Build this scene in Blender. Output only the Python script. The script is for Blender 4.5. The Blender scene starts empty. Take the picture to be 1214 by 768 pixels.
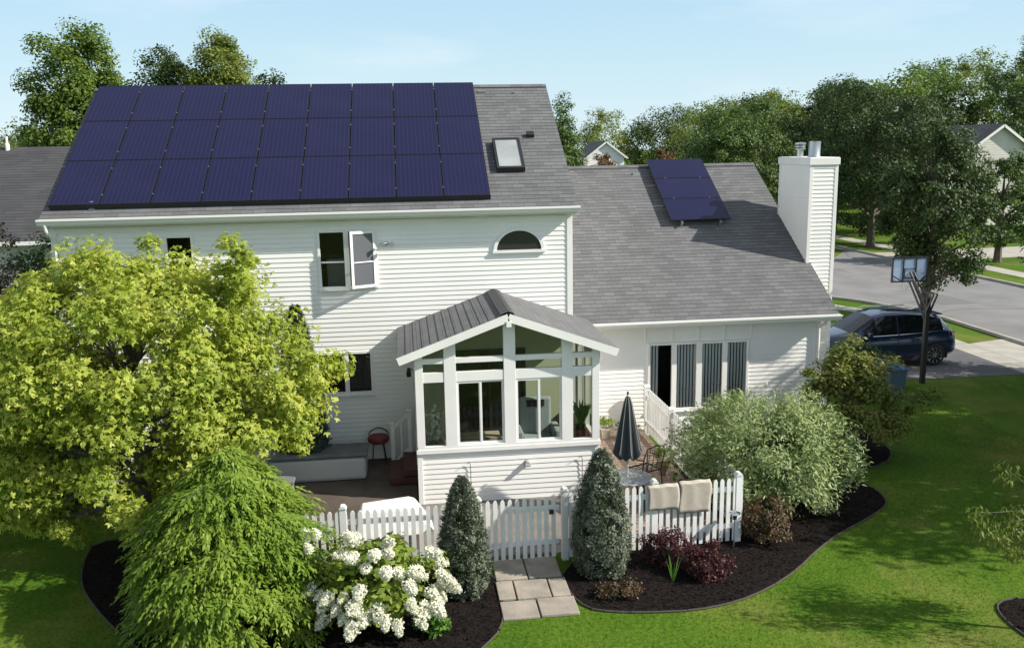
import bpy, bmesh, math, random
import numpy as np
from mathutils import Vector, Matrix
R = math.radians
rng = np.random.default_rng(7)
random.seed(7)
scn = bpy.context.scene
col = scn.collection

# ------------------------------------------------------------------ helpers
class MB:
    def __init__(s): s.v = []; s.f = []; s.uv = []
    def face(s, pts, uv=None):
        n = len(s.v); s.v += [tuple(p) for p in pts]; s.f.append(tuple(range(n, n + len(pts)))); s.uv.append(uv)
    def quads(s, vs, fs):
        n = len(s.v); s.v += [tuple(p) for p in vs]
        for f in fs: s.f.append(tuple(i + n for i in f)); s.uv.append(None)
    def box(s, x0, x1, y0, y1, z0, z1):
        v = [(x0,y0,z0),(x1,y0,z0),(x1,y1,z0),(x0,y1,z0),(x0,y0,z1),(x1,y0,z1),(x1,y1,z1),(x0,y1,z1)]
        s.quads(v, [(0,3,2,1),(4,5,6,7),(0,1,5,4),(1,2,6,5),(2,3,7,6),(3,0,4,7)])
    def obox(s, a, b, w, h, up=(0,0,1)):
        a = Vector(a); b = Vector(b); d = (b - a).normalized(); up = Vector(up)
        sd = d.cross(up)
        if sd.length < 1e-4: sd = Vector((1,0,0))
        sd.normalize(); u = sd.cross(d).normalized()
        v = []
        for p in (a, b):
            for i, j in ((-1,-1),(1,-1),(1,1),(-1,1)): v.append(p + sd * i * w/2 + u * j * h/2)
        s.quads(v, [(0,1,2,3),(7,6,5,4),(0,4,5,1),(1,5,6,2),(2,6,7,3),(3,7,4,0)])
    def tube(s, pts, rad, n=8, cap=True):
        pts = [Vector(p) for p in pts]
        if not hasattr(rad, '__len__'): rad = [rad] * len(pts)
        rings = []; prev = None
        for i, p in enumerate(pts):
            d = (pts[min(i+1, len(pts)-1)] - pts[max(i-1, 0)]).normalized()
            if prev is None:
                a = Vector((0,0,1)) if abs(d.z) < .9 else Vector((1,0,0)); x = d.cross(a).normalized()
            else:
                x = prev - d * prev.dot(d)
                x = x.normalized() if x.length > 1e-5 else d.orthogonal().normalized()
            prev = x; y = d.cross(x)
            rings.append([p + (x * math.cos(t) + y * math.sin(t)) * rad[i] for t in [2*math.pi*k/n for k in range(n)]])
        v = [q for r in rings for q in r]; f = []
        for i in range(len(pts)-1):
            for k in range(n): f.append((i*n+k, i*n+(k+1)%n, (i+1)*n+(k+1)%n, (i+1)*n+k))
        if cap: f.append(tuple(range(n-1, -1, -1))); f.append(tuple(range((len(pts)-1)*n, len(pts)*n)))
        s.quads(v, f)
    def lathe(s, prof, c=(0,0,0), n=20, axis='z'):
        v = []; f = []
        for (r, z) in prof:
            for k in range(n):
                t = 2*math.pi*k/n
                if axis == 'z': v.append((c[0]+r*math.cos(t), c[1]+r*math.sin(t), c[2]+z))
                elif axis == 'y': v.append((c[0]+r*math.cos(t), c[1]+z, c[2]+r*math.sin(t)))
                else: v.append((c[0]+z, c[1]+r*math.cos(t), c[2]+r*math.sin(t)))
        for i in range(len(prof)-1):
            for k in range(n): f.append((i*n+k, i*n+(k+1)%n, (i+1)*n+(k+1)%n, (i+1)*n+k))
        s.quads(v, f)
    def prism(s, poly, y0, y1, axis='y'):
        n = len(poly)
        if axis == 'y': v = [(a, y0, b) for a, b in poly] + [(a, y1, b) for a, b in poly]
        elif axis == 'z': v = [(a, b, y0) for a, b in poly] + [(a, b, y1) for a, b in poly]
        else: v = [(y0, a, b) for a, b in poly] + [(y1, a, b) for a, b in poly]
        f = [tuple(range(n)), tuple(range(2*n-1, n-1, -1))] + [(i, i+n, (i+1)%n+n, (i+1)%n) for i in range(n)]
        s.quads(v, f)
    def build(s, name, mat, parent=None, smooth=False, fixn=True, bevel=0):
        me = bpy.data.meshes.new(name); me.from_pydata(s.v, [], s.f)
        if any(u is not None for u in s.uv):
            l = me.uv_layers.new(name='UVMap'); d = []
            for f, u in zip(s.f, s.uv):
                for k in range(len(f)): d += list(u[k]) if u else [0, 0]
            l.data.foreach_set('uv', d)
        if fixn:
            bm = bmesh.new(); bm.from_mesh(me); bmesh.ops.recalc_face_normals(bm, faces=bm.faces); bm.to_mesh(me); bm.free()
        me.materials.append(mat)
        if smooth:
            me.polygons.foreach_set('use_smooth', [True]*len(me.polygons))
        o = bpy.data.objects.new(name, me); col.objects.link(o)
        if parent: o.parent = parent
        if bevel:
            m = o.modifiers.new('bevel', 'BEVEL'); m.width = bevel; m.segments = 2; m.limit_method = 'ANGLE'
        if smooth:
            try: me.set_sharp_from_angle(angle=R(40))
            except Exception: pass
        return o

def tag(o, label=None, cat=None, group=None, kind=None):
    if label: o['label'] = label
    if cat: o['category'] = cat
    if group: o['group'] = group
    if kind: o['kind'] = kind
    return o
def empty(name, loc=(0,0,0), rot=(0,0,0), label=None, cat=None, group=None):
    o = bpy.data.objects.new(name, None); col.objects.link(o); o.location = loc; o.rotation_euler = rot
    o.empty_display_size = .2
    return tag(o, label, cat, group)
def copy_tree(o, parent=None):
    c = o.copy(); col.objects.link(c); c.parent = parent
    for ch in list(o.children): copy_tree(ch, c)
    return c

# ------------------------------------------------------------------ materials
def nodes(m):
    m.use_nodes = True; t = m.node_tree; t.nodes.clear(); return t, t.nodes, t.links
def ramp(N, stops):
    r = N.new('ShaderNodeValToRGB'); e = r.color_ramp.elements
    while len(e) < len(stops): e.new(.5)
    for i, (p, c) in enumerate(stops): e[i].position = p; e[i].color = (*c, 1)
    return r
def mat(name, c, rough=.6, c2=None, scale=4, detail=6, bump=0, bscale=None, metal=0, spec=.5, coat=0, stretch=None):
    m = bpy.data.materials.new(name); t, N, L = nodes(m)
    o = N.new('ShaderNodeOutputMaterial'); p = N.new('ShaderNodeBsdfPrincipled'); L.new(p.outputs[0], o.inputs[0])
    p.inputs['Base Color'].default_value = (*c, 1); p.inputs['Roughness'].default_value = rough
    p.inputs['Metallic'].default_value = metal; p.inputs['Specular IOR Level'].default_value = spec
    p.inputs['Coat Weight'].default_value = coat
    if c2 or bump:
        tc = N.new('ShaderNodeTexCoord'); src = tc.outputs['Object']
        if stretch:
            mp = N.new('ShaderNodeMapping'); mp.inputs['Scale'].default_value = stretch; L.new(src, mp.inputs[0]); src = mp.outputs[0]
        if c2:
            n = N.new('ShaderNodeTexNoise'); n.inputs['Scale'].default_value = scale; n.inputs['Detail'].default_value = detail
            L.new(src, n.inputs['Vector']); r = ramp(N, [(.35, c), (.65, c2)]); L.new(n.outputs[0], r.inputs[0]); L.new(r.outputs[0], p.inputs['Base Color'])
        if bump:
            n = N.new('ShaderNodeTexNoise'); n.inputs['Scale'].default_value = bscale or scale*4; n.inputs['Detail'].default_value = 8
            L.new(src, n.inputs['Vector']); b = N.new('ShaderNodeBump'); b.inputs['Strength'].default_value = bump; b.inputs['Distance'].default_value = .02
            L.new(n.outputs[0], b.inputs['Height']); L.new(b.outputs[0], p.inputs['Normal'])
    return m
def leafmat(name, cols, trans=.35, rough=.55, spec=.35, tint=None):
    m = bpy.data.materials.new(name); t, N, L = nodes(m)
    o = N.new('ShaderNodeOutputMaterial'); g = N.new('ShaderNodeNewGeometry')
    k = len(cols); r = ramp(N, [(i/max(1, k-1), c) for i, c in enumerate(cols)])
    # clump-level variation on top of the leaf-level one
    tc = N.new('ShaderNodeTexCoord'); n = N.new('ShaderNodeTexNoise'); n.inputs['Scale'].default_value = 1.1; n.inputs['Detail'].default_value = 2
    L.new(tc.outputs['Object'], n.inputs['Vector'])
    mx = N.new('ShaderNodeMix'); mx.inputs[0].default_value = .45
    L.new(g.outputs['Random Per Island'], mx.inputs[2]); 
    mr = N.new('ShaderNodeMapRange'); mr.inputs[1].default_value = .3; mr.inputs[2].default_value = .7; L.new(n.outputs[0], mr.inputs[0]); L.new(mr.outputs[0], mx.inputs[3])
    L.new(mx.outputs[0], r.inputs[0])
    p = N.new('ShaderNodeBsdfPrincipled'); p.inputs['Roughness'].default_value = rough; p.inputs['Specular IOR Level'].default_value = spec
    L.new(r.outputs[0], p.inputs['Base Color'])
    tr = N.new('ShaderNodeBsdfTranslucent'); L.new(r.outputs[0], tr.inputs[0])
    if tint:
        mm = N.new('ShaderNodeMix'); mm.data_type = 'RGBA'; mm.blend_type = 'MULTIPLY'; mm.inputs[0].default_value = 1
        L.new(r.outputs[0], mm.inputs[6]); mm.inputs[7].default_value = (*tint, 1); L.new(mm.outputs[2], tr.inputs[0])
    ms = N.new('ShaderNodeMixShader'); ms.inputs[0].default_value = trans
    L.new(p.outputs[0], ms.inputs[1]); L.new(tr.outputs[0], ms.inputs[2]); L.new(ms.outputs[0], o.inputs[0])
    return m
def glass(name, tint=(.55,.6,.6), refl=1.0, ior=1.45):
    m = bpy.data.materials.new(name); t, N, L = nodes(m)
    o = N.new('ShaderNodeOutputMaterial'); f = N.new('ShaderNodeFresnel'); f.inputs[0].default_value = ior
    tr = N.new('ShaderNodeBsdfTransparent'); tr.inputs[0].default_value = (*tint, 1)
    gl = N.new('ShaderNodeBsdfGlossy'); gl.inputs['Roughness'].default_value = .02; gl.inputs[0].default_value = (.9*refl,)*3 + (1,)
    ms = N.new('ShaderNodeMixShader'); L.new(f.outputs[0], ms.inputs[0]); L.new(tr.outputs[0], ms.inputs[1]); L.new(gl.outputs[0], ms.inputs[2])
    L.new(ms.outputs[0], o.inputs[0]); return m
def shingle(name, cols, bw=.3, rh=.145, gap=.006, dark=(.06,.06,.062)):
    m = bpy.data.materials.new(name); t, N, L = nodes(m)
    o = N.new('ShaderNodeOutputMaterial'); p = N.new('ShaderNodeBsdfPrincipled'); L.new(p.outputs[0], o.inputs[0])
    uv = N.new('ShaderNodeUVMap'); br = N.new('ShaderNodeTexBrick')
    br.inputs['Scale'].default_value = 1; br.inputs['Brick Width'].default_value = bw; br.inputs['Row Height'].default_value = rh
    br.inputs['Mortar Size'].default_value = gap; br.inputs['Bias'].default_value = 0.0; br.offset = .37; br.offset_frequency = 2
    br.inputs['Color1'].default_value = (*cols[0], 1); br.inputs['Color2'].default_value = (*cols[1], 1); br.inputs['Mortar'].default_value = (*dark, 1)
    L.new(uv.outputs[0], br.inputs['Vector'])
    n = N.new('ShaderNodeTexNoise'); n.inputs['Scale'].default_value = .9; n.inputs['Detail'].default_value = 5; L.new(uv.outputs[0], n.inputs['Vector'])
    n2 = N.new('ShaderNodeTexNoise'); n2.inputs['Scale'].default_value = 55; n2.inputs['Detail'].default_value = 4; L.new(uv.outputs[0], n2.inputs['Vector'])
    a = N.new('ShaderNodeMath'); a.operation = 'ADD'; L.new(n.outputs[0], a.inputs[0]); L.new(n2.outputs[0], a.inputs[1])
    mr = N.new('ShaderNodeMapRange'); mr.inputs[1].default_value = .6; mr.inputs[2].default_value = 1.4; mr.inputs[3].default_value = .82; mr.inputs[4].default_value = 1.18
    L.new(a.outputs[0], mr.inputs[0])
    vm = N.new('ShaderNodeVectorMath'); vm.operation = 'SCALE'; L.new(br.outputs[0], vm.inputs[0]); L.new(mr.outputs[0], vm.inputs['Scale'])
    L.new(vm.outputs[0], p.inputs['Base Color']); p.inputs['Roughness'].default_value = .9; p.inputs['Specular IOR Level'].default_value = .25
    b = N.new('ShaderNodeBump'); b.inputs['Strength'].default_value = .4; b.inputs['Distance'].default_value = .01; L.new(n2.outputs[0], b.inputs['Height']); L.new(b.outputs[0], p.inputs['Normal'])
    return m

M = {}
M['siding'] = mat('vinyl_siding', (.85,.83,.79), .5, (.80,.78,.74), scale=.7, bump=.05, bscale=30)
M['trim'] = mat('white_trim', (.84,.82,.78), .4, (.78,.765,.73), scale=1.5)
M['fence'] = mat('white_vinyl_fence', (.80,.80,.78), .45, (.70,.70,.67), scale=3)
M['gutter'] = mat('aluminium_gutter', (.80,.785,.75), .4)
M['soffit'] = mat('soffit', (.62,.58,.42), .7)
M['shingle'] = shingle('grey_shingle', [(.112,.113,.115),(.150,.151,.153)], dark=(.078,.078,.079), gap=.005, bw=.28)
M['shingle2'] = shingle('porch_shingle', [(.14,.14,.14),(.17,.17,.17)], gap=.004, bw=.33, rh=.14)
M['shingle3'] = shingle('dark_shingle', [(.10,.10,.10),(.15,.15,.15)], bw=.5, rh=.2, gap=.003)
M['glass'] = glass('window_glass', (.62,.66,.66))
M['darkglass'] = glass('tinted_glass', (.35,.38,.4))
M['room'] = mat('room_wall', (.30,.28,.24), .9)
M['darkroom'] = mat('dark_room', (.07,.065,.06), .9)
M['green_room'] = mat('green_room_paint', (.50,.53,.34), .8)
M['ceil'] = mat('ceiling_paint', (.50,.49,.44), .8)
M['black'] = mat('black_metal', (.018,.018,.02), .45)
M['cellframe'] = mat('panel_frame', (.012,.012,.018), .4)
M['metal'] = mat('galvanised_metal', (.45,.46,.47), .35, metal=.85)
M['chrome'] = mat('chrome', (.7,.7,.72), .12, metal=1)
M['bark'] = mat('bark', (.075,.06,.045), .9, (.13,.105,.08), scale=9, bump=.6, stretch=(1,1,.25))
M['bark2'] = mat('pale_bark', (.16,.14,.11), .9, (.09,.08,.065), scale=9, bump=.5, stretch=(1,1,.25))

def cellmat():
    m = bpy.data.materials.new('solar_cells'); t, N, L = nodes(m)
    o = N.new('ShaderNodeOutputMaterial'); p = N.new('ShaderNodeBsdfPrincipled'); L.new(p.outputs[0], o.inputs[0])
    tc = N.new('ShaderNodeTexCoord'); sx = N.new('ShaderNodeSeparateXYZ'); L.new(tc.outputs['Object'], sx.inputs[0])
    def lines(src, period, w):
        a = N.new('ShaderNodeMath'); a.operation = 'DIVIDE'; a.inputs[1].default_value = period; L.new(src, a.inputs[0])
        b = N.new('ShaderNodeMath'); b.operation = 'FRACT'; L.new(a.outputs[0], b.inputs[0])
        c = N.new('ShaderNodeMath'); c.operation = 'LESS_THAN'; c.inputs[1].default_value = w; L.new(b.outputs[0], c.inputs[0]); return c.outputs[0]
    l1 = lines(sx.outputs[0], .0985, .10)
    l2 = lines(sx.outputs[1], .1625, .03)
    n = N.new('ShaderNodeTexNoise'); n.inputs['Scale'].default_value = 1.3; L.new(tc.outputs['Object'], n.inputs['Vector'])
    oi = N.new('ShaderNodeObjectInfo')
    ad = N.new('ShaderNodeMath'); ad.operation = 'ADD'; L.new(n.outputs[0], ad.inputs[0]); L.new(oi.outputs['Random'], ad.inputs[1])
    r = ramp(N, [(.3, (.008,.009,.036)), (.65, (.011,.012,.044)), (1, (.009,.010,.040))]); L.new(ad.outputs[0], r.inputs[0])
    mx = N.new('ShaderNodeMix'); mx.data_type = 'RGBA'; L.new(l1, mx.inputs[0]); L.new(r.outputs[0], mx.inputs[6]); mx.inputs[7].default_value = (.022,.024,.062,1)
    mx2 = N.new('ShaderNodeMix'); mx2.data_type = 'RGBA'; L.new(l2, mx2.inputs[0]); L.new(mx.outputs[2], mx2.inputs[6]); mx2.inputs[7].default_value = (.012,.012,.045,1)
    L.new(mx2.outputs[2], p.inputs['Base Color']); p.inputs['Roughness'].default_value = .12; p.inputs['Specular IOR Level'].default_value = .35
    return m
M['cells'] = cellmat()

# ------------------------------------------------------------------ camera, light, world
cam = bpy.data.cameras.new('camera'); co = bpy.data.objects.new('camera', cam); col.objects.link(co); scn.camera = co
yaw, pit, rol = -.1161, .1954, -.018
cy, sy = math.cos(yaw), math.sin(yaw)
fw = Vector((-sy*math.cos(pit), cy*math.cos(pit), -math.sin(pit))); rt = Vector((cy, sy, 0)); up = rt.cross(fw)
c_, s_ = math.cos(rol), math.sin(rol)
r2 = rt*c_ + up*s_; u2 = rt*(-s_) + up*c_
mw = Matrix((r2, u2, -fw)).transposed().to_4x4(); mw.translation = (-3.757, -20.2883, 7.2196)
co.matrix_world = mw
cam.lens = 1069.5/1214*36; cam.sensor_width = 36; cam.clip_end = 3000; cam.clip_start = .1
SUN = Vector((.80, -.28, .61)).normalized()
sl = bpy.data.lights.new('sun', 'SUN'); so = bpy.data.objects.new('sun', sl); col.objects.link(so)
sl.energy = 4.5; sl.angle = R(.6); sl.color = (1, .95, .86)
so.rotation_euler = SUN.to_track_quat('Z', 'Y').to_euler()
w = bpy.data.worlds.new('World'); scn.world = w; w.use_nodes = True
N = w.node_tree.nodes; L = w.node_tree.links; N.clear()
wo = N.new('ShaderNodeOutputWorld'); bg = N.new('ShaderNodeBackground'); sk = N.new('ShaderNodeTexSky')
sk.sky_type = 'NISHITA'; sk.sun_disc = False; sk.sun_elevation = math.asin(SUN.z); sk.sun_rotation = math.atan2(SUN.x, SUN.y)
sk.altitude = 300; sk.air_density = 1.1; sk.dust_density = .15; sk.ozone_density = 2.0
# a few thin clouds low over the horizon
tc = N.new('ShaderNodeTexCoord'); mp = N.new('ShaderNodeMapping'); mp.inputs['Scale'].default_value = (2.2, 2.2, 9); L.new(tc.outputs['Generated'], mp.inputs[0])
cn = N.new('ShaderNodeTexNoise'); cn.inputs['Scale'].default_value = 1.6; cn.inputs['Detail'].default_value = 7; L.new(mp.outputs[0], cn.inputs['Vector'])
cr = ramp(N, [(.55, (0,0,0)), (.85, (.5,.5,.5))]); L.new(cn.outputs[0], cr.inputs[0])
mx = N.new('ShaderNodeMix'); mx.data_type = 'RGBA'; L.new(cr.outputs[0], mx.inputs[0]); L.new(sk.outputs[0], mx.inputs[6]); mx.inputs[7].default_value = (5.0, 5.3, 5.5, 1)
# pale summer blue near the horizon blending up into the physical sky
sx = N.new('ShaderNodeSeparateXYZ'); L.new(tc.outputs['Generated'], sx.inputs[0])
g0 = N.new('ShaderNodeMapRange'); g0.inputs[1].default_value = .0; g0.inputs[2].default_value = .17; L.new(sx.outputs[2], g0.inputs[0])
lowc = ramp(N, [(0, (.66,.83,.90)), (.5, (.54,.77,.89)), (1, (.42,.68,.88))]); L.new(g0.outputs[0], lowc.inputs[0])
sc = N.new('ShaderNodeVectorMath'); sc.operation = 'SCALE'; sc.inputs['Scale'].default_value = 5.2; L.new(lowc.outputs[0], sc.inputs[0])
g1 = N.new('ShaderNodeMapRange'); g1.inputs[1].default_value = .14; g1.inputs[2].default_value = .55; g1.inputs[3].default_value = .9; g1.inputs[4].default_value = .0; L.new(sx.outputs[2], g1.inputs[0])
m2 = N.new('ShaderNodeMix'); m2.data_type = 'RGBA'; hs = N.new('ShaderNodeHueSaturation'); hs.inputs['Saturation'].default_value = .42; L.new(sk.outputs[0], hs.inputs['Color'])
L.new(g1.outputs[0], m2.inputs[0]); L.new(hs.outputs[0], m2.inputs[6]); L.new(sc.outputs[0], m2.inputs[7])
L.new(m2.outputs[2], mx.inputs[6])
L.new(mx.outputs[2], bg.inputs[0]); bg.inputs[1].default_value = .125; L.new(bg.outputs[0], wo.inputs[0])
vs = scn.view_settings; vs.view_transform = 'Standard'; vs.look = 'None'; vs.gamma = 1; vs.exposure = 0.66

# ------------------------------------------------------------------ generic building pieces
def siding(mb, p0, u, n, Lh, z0, z1, holes=(), e=.107, t=.015):
    """lap siding as real courses; holes are (u0,u1,z0,z1)."""
    p0 = Vector(p0); u = Vector(u); n = Vector(n)
    P = lambda a, z, o: p0 + u*a + n*o + Vector((0,0,z - p0.z))
    zs = z0
    while zs < z1 - 1e-6:
        ze = min(zs + e, z1)
        cuts = sorted({zs, ze} | {h[k] for h in holes for k in (2,3) if zs < h[k] < ze})
        for a, b in zip(cuts[:-1], cuts[1:]):
            mid = (a+b)/2; hs = sorted([h for h in holes if h[2] < mid < h[3]])
            x = 0; spans = []
            for h in hs:
                if h[0] > x: spans.append((x, h[0]))
                x = max(x, h[1])
            if x < Lh: spans.append((x, Lh))
            oa = t*(1-(a-zs)/e); ob = t*(1-(b-zs)/e)
            for s0, s1 in spans:
                mb.face([P(s0,a,oa), P(s1,a,oa), P(s1,b,ob), P(s0,b,ob)])
                if a == zs: mb.face([P(s0,a,0), P(s1,a,0), P(s1,a,oa), P(s0,a,oa)])
        zs = ze
def roofplane(mb, p0, u, v, Lu, Lv, rh=.145, t=.008, uo=0):
    p0 = Vector(p0); u = Vector(u).normalized(); v = Vector(v).normalized(); n = u.cross(v).normalized()
    if n.z < 0: n = -n
    k = 0; s = 0
    while s < Lv - 1e-6:
        e = min(s + rh, Lv)
        a = p0 + v*s + n*t; b = p0 + v*e + n*t*(1-(e-s)/rh)
        mb.face([a, a + u*Lu, b + u*Lu, b], [(uo, s+.003), (uo+Lu, s+.003), (uo+Lu, e-.003), (uo, e-.003)])
        c = p0 + v*s
        mb.face([c, c + u*Lu, a + u*Lu, a], [(uo, s), (uo+Lu, s), (uo+Lu, s+.002), (uo, s+.002)])
        s = e
def rectframe(mb, x0, x1, z0, z1, y0, y1, w, vs=(), hs=(), wv=None):
    """frame in the xz plane between depths y0 (front) and y1; vs/hs are inner bars (centre, width)."""
    mb.box(x0, x0+w, y0, y1, z0, z1); mb.box(x1-w, x1, y0, y1, z0, z1)
    mb.box(x0+w, x1-w, y0, y1, z0, z0+w); mb.box(x0+w, x1-w, y0, y1, z1-w, z1)
    xs = [x0+w]
    for c, b in sorted(vs):
        mb.box(c-b/2, c+b/2, y0, y1, z0+w, z1-w); xs += [c-b/2, c+b/2]
    xs.append(x1-w)
    for c, b in hs:
        for a, d in zip(xs[::2], xs[1::2]): mb.box(a, d, y0+.004, y1-.004, c-b/2, c+b/2)
def room(name, x0, x1, z0, z1, y0, y1, m, parent):
    b = MB()
    b.face([(x0,y1,z0),(x1,y1,z0),(x1,y1,z1),(x0,y1,z1)]); b.face([(x0,y0,z0),(x0,y1,z0),(x0,y1,z1),(x0,y0,z1)])
    b.face([(x1,y0,z0),(x1,y1,z0),(x1,y1,z1),(x1,y0,z1)]); b.face([(x0,y0,z0),(x1,y0,z0),(x1,y1,z0),(x0,y1,z0)])
    b.face([(x0,y0,z1),(x1,y0,z1),(x1,y1,z1),(x0,y1,z1)])
    return b.build(name, m, parent, fixn=False)

# ------------------------------------------------------------------ THE HOUSE
XL = -11.24; OV = .27; HE = 5.873; TP = .6422; RY = 4.235; AX = .12
TS = .598; XW = 6.64; YW = 1.2067
house = empty('house', (0,0,0), label='two-storey white-sided house with grey shingle roofs, white chimney and glazed sunroom at its back', cat='house')
# rear wall with openings
wins = [(-5.70,-4.39,4.13,5.46), (-5.88,-4.60,1.69,2.70), (-8.95,-8.33,4.35,5.44)]
b = MB()
holes = [(x0-XL+.02, x1-XL-.02, z0+.02, z1-.02) for x0,x1,z0,z1 in wins]
siding(b, (XL,0,0), (1,0,0), (0,-1,0), -XL, .06, 5.66, holes)
b.build('wall', M['siding'], house, fixn=False)
b = MB()   # other walls of the two-storey block
siding(b, (XL,8.4,0), (0,-1,0), (-1,0,0), 8.4, .06, 5.66)
siding(b, (0,0,0), (0,1,0), (1,0,0), 8.4, .06, 5.66)
siding(b, (0,8.4,0), (-1,0,0), (0,1,0), -XL, .06, 5.66)
for x in (XL, 0):
    b.face([(x,0,5.66),(x,8.4,5.66),(x,4.2,5.66+4.2*TP-.1)])
b.build('side_wall', M['siding'], house, fixn=False)
b = MB()
b.box(-.10,.03,-.03,.10,.06,5.66); b.box(XL-.03,XL+.10,-.03,.10,.06,5.66); b.box(XL+.1,-.1,-.022,0,5.54,5.66)
b.build('corner_trim', M['trim'], house, bevel=.005)
b = MB(); b.box(XL-.02,.02,.0,8.38,-.3,.058); b.build('foundation', mat('concrete_block', (.3,.29,.27), .9, (.22,.21,.2)), house)
# main roof
x0, x1 = XL-AX, AX
sl_ = 1/math.hypot(1,TP); vv = (0, sl_, TP*sl_); LV = (RY+OV)/sl_
b = MB(); roofplane(b, (x0,-OV,HE), (1,0,0), vv, x1-x0, LV)
roofplane(b, (x1,2*RY+OV,HE), (-1,0,0), (0,-sl_,TP*sl_), x1-x0, LV, uo=3)
b.build('roof', M['shingle'], house, fixn=False)
b = MB()
zr = HE + (RY+OV)*TP
for s in (-1, 1):   # ridge cap
    a = Vector((x0, RY, zr+.035)); d = Vector((0, s*sl_, -TP*sl_))*.14
    q = a + d; r_ = a + Vector((x1-x0,0,0)); b.face([a, q, q+Vector((x1-x0,0,0)), r_], [(0,0),(0,.14),(x1-x0,.14),(x1-x0,0)])
b.face([Vector((x0,RY,zr+.035)), Vector((x0,RY+.12,zr-.05)), Vector((x0,RY-.12,zr-.05))]); b.face([Vector((x1,RY,zr+.035)), Vector((x1,RY+.12,zr-.05)), Vector((x1,RY-.12,zr-.05))])
b.build('ridge_cap', M['shingle'], house, fixn=False)
def rake(b, x, y0, z0, y1, z1, w=.03, h=.16):
    b.obox((x, y0, z0-h/2-.035), (x, y1, z1-h/2-.035), w, h)
b = MB()
for x in (x0+.015, x1-.015):
    rake(b, x, -OV, HE, RY, zr); rake(b, x, 2*RY+OV, HE, RY, zr)
b.box(x0+.03, x1-.03, -OV+.01, -OV+.03, HE-.17, HE-.012)
b.build('fascia', M['trim'], house)
b = MB(); b.box(x0+.03, x1-.03, -OV+.03, -.002, HE-.19, HE-.17); b.face([(x0,-OV+.05,HE-.02),(x1,-OV+.05,HE-.02),(x1,RY,zr-.04),(x0,RY,zr-.04)]); b.build('soffit', M['soffit'], house)
def gutter(b, xa, xb, y, z):
    prof = [(0,-.12),(-.075,-.12),(-.10,-.06),(-.125,-.03),(-.125,.01),(-.115,.01),(-.115,-.02),(-.012,-.10),(-.012,.01),(0,.01)]
    b.prism([(y+p, z+q) for p, q in prof], xa, xb, 'x')
b = MB(); gutter(b, x0-.03, x1+.03, -OV-.005, HE-.015); b.build('gutter', M['gutter'], house)
b = MB()
b.tube([(XL+.0,-OV-.06,HE-.12),(XL+.0,-OV-.03,HE-.24),(XL+.05,-.12,HE-.42),(XL+.06,-.07,HE-.5),(XL+.06,-.07,.2)], .04, 8); 
b.build('downspout', M['gutter'], house, smooth=True)

def window(x0, x1, z0, z1, yw, vs=(), hs=(), w=.06, proud=.045, m=None, gy=.02):
    b = MB(); rectframe(b, x0, x1, z0, z1, yw-proud, yw+.06, w, vs, hs)
    b.box(x0-.02, x1+.02, yw-proud-.025, yw+.0, z0-.035, z0-.002)
    f = b.build('window', M['trim'], house, bevel=.004)
    g = MB(); g.face([(x0+w/2,yw+gy,z0+w/2),(x1-w/2,yw+gy,z0+w/2),(x1-w/2,yw+gy,z1-w/2),(x0+w/2,yw+gy,z1-w/2)])
    g.build('pane', m or M['glass'], f, fixn=False)
    return f
# upper casement pair, right sash open
f = window(-5.70,-5.06,4.13,5.46,0,hs=[(4.74,.03)])
b = MB(); rectframe(b, -5.06,-4.39,4.13,5.46,-.045,.06,.05); f = b.build('window', M['trim'], house, bevel=.004)
ang = R(27); wS = .60
def sashpt(u, z, o=0): return Vector((-4.43 - u*math.cos(ang) - o*math.sin(ang)*-1*0, -.05 - u*math.sin(ang), z))
b = MB()
for (ua,ub,za,zb) in ((0,.06,4.17,5.43),(wS-.06,wS,4.17,5.43),(.06,wS-.06,4.17,4.23),(.06,wS-.06,5.37,5.43),(.06,wS-.06,4.73,4.755)):
    nrm = Vector((math.sin(ang), -math.cos(ang), 0))*.02
    v = [sashpt(ua,za)+nrm, sashpt(ub,za)+nrm, sashpt(ub,zb)+nrm, sashpt(ua,zb)+nrm, sashpt(ua,za)-nrm, sashpt(ub,za)-nrm, sashpt(ub,zb)-nrm, sashpt(ua,zb)-nrm]
    b.quads(v, [(0,1,2,3),(7,6,5,4),(0,4,5,1),(1,5,6,2),(2,6,7,3),(3,7,4,0)])
sash = b.build('open_sash', M['trim'], f, bevel=.003)
g = MB(); g.face([sashpt(.05,4.2), sashpt(wS-.05,4.2), sashpt(wS-.05,5.4), sashpt(.05,5.4)])
msh = bpy.data.materials.new('screened_glass'); t, N, L = nodes(msh); o = N.new('ShaderNodeOutputMaterial'); d = N.new('ShaderNodeBsdfPrincipled'); d.inputs['Base Color'].default_value=(.16,.17,.19,1); d.inputs['Roughness'].default_value=.1
tr = N.new('ShaderNodeBsdfTransparent'); ms = N.new('ShaderNodeMixShader'); ms.inputs[0].default_value=.75; L.new(tr.outputs[0], ms.inputs[1]); L.new(d.outputs[0], ms.inputs[2]); L.new(ms.outputs[0], o.inputs[0])
g.build('sash_pane', msh, f, fixn=False)
room('room', -6.4,-3.6,3.6,5.6,.07,3, M['room'], house)
b = MB(); b.box(-5.55,-5.15,.5,.55,3.9,4.75); b.box(-4.95,-4.7,.4,.46,3.8,4.6); b.build('curtain', mat('curtain', (.35,.36,.36), .9), house)
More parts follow.
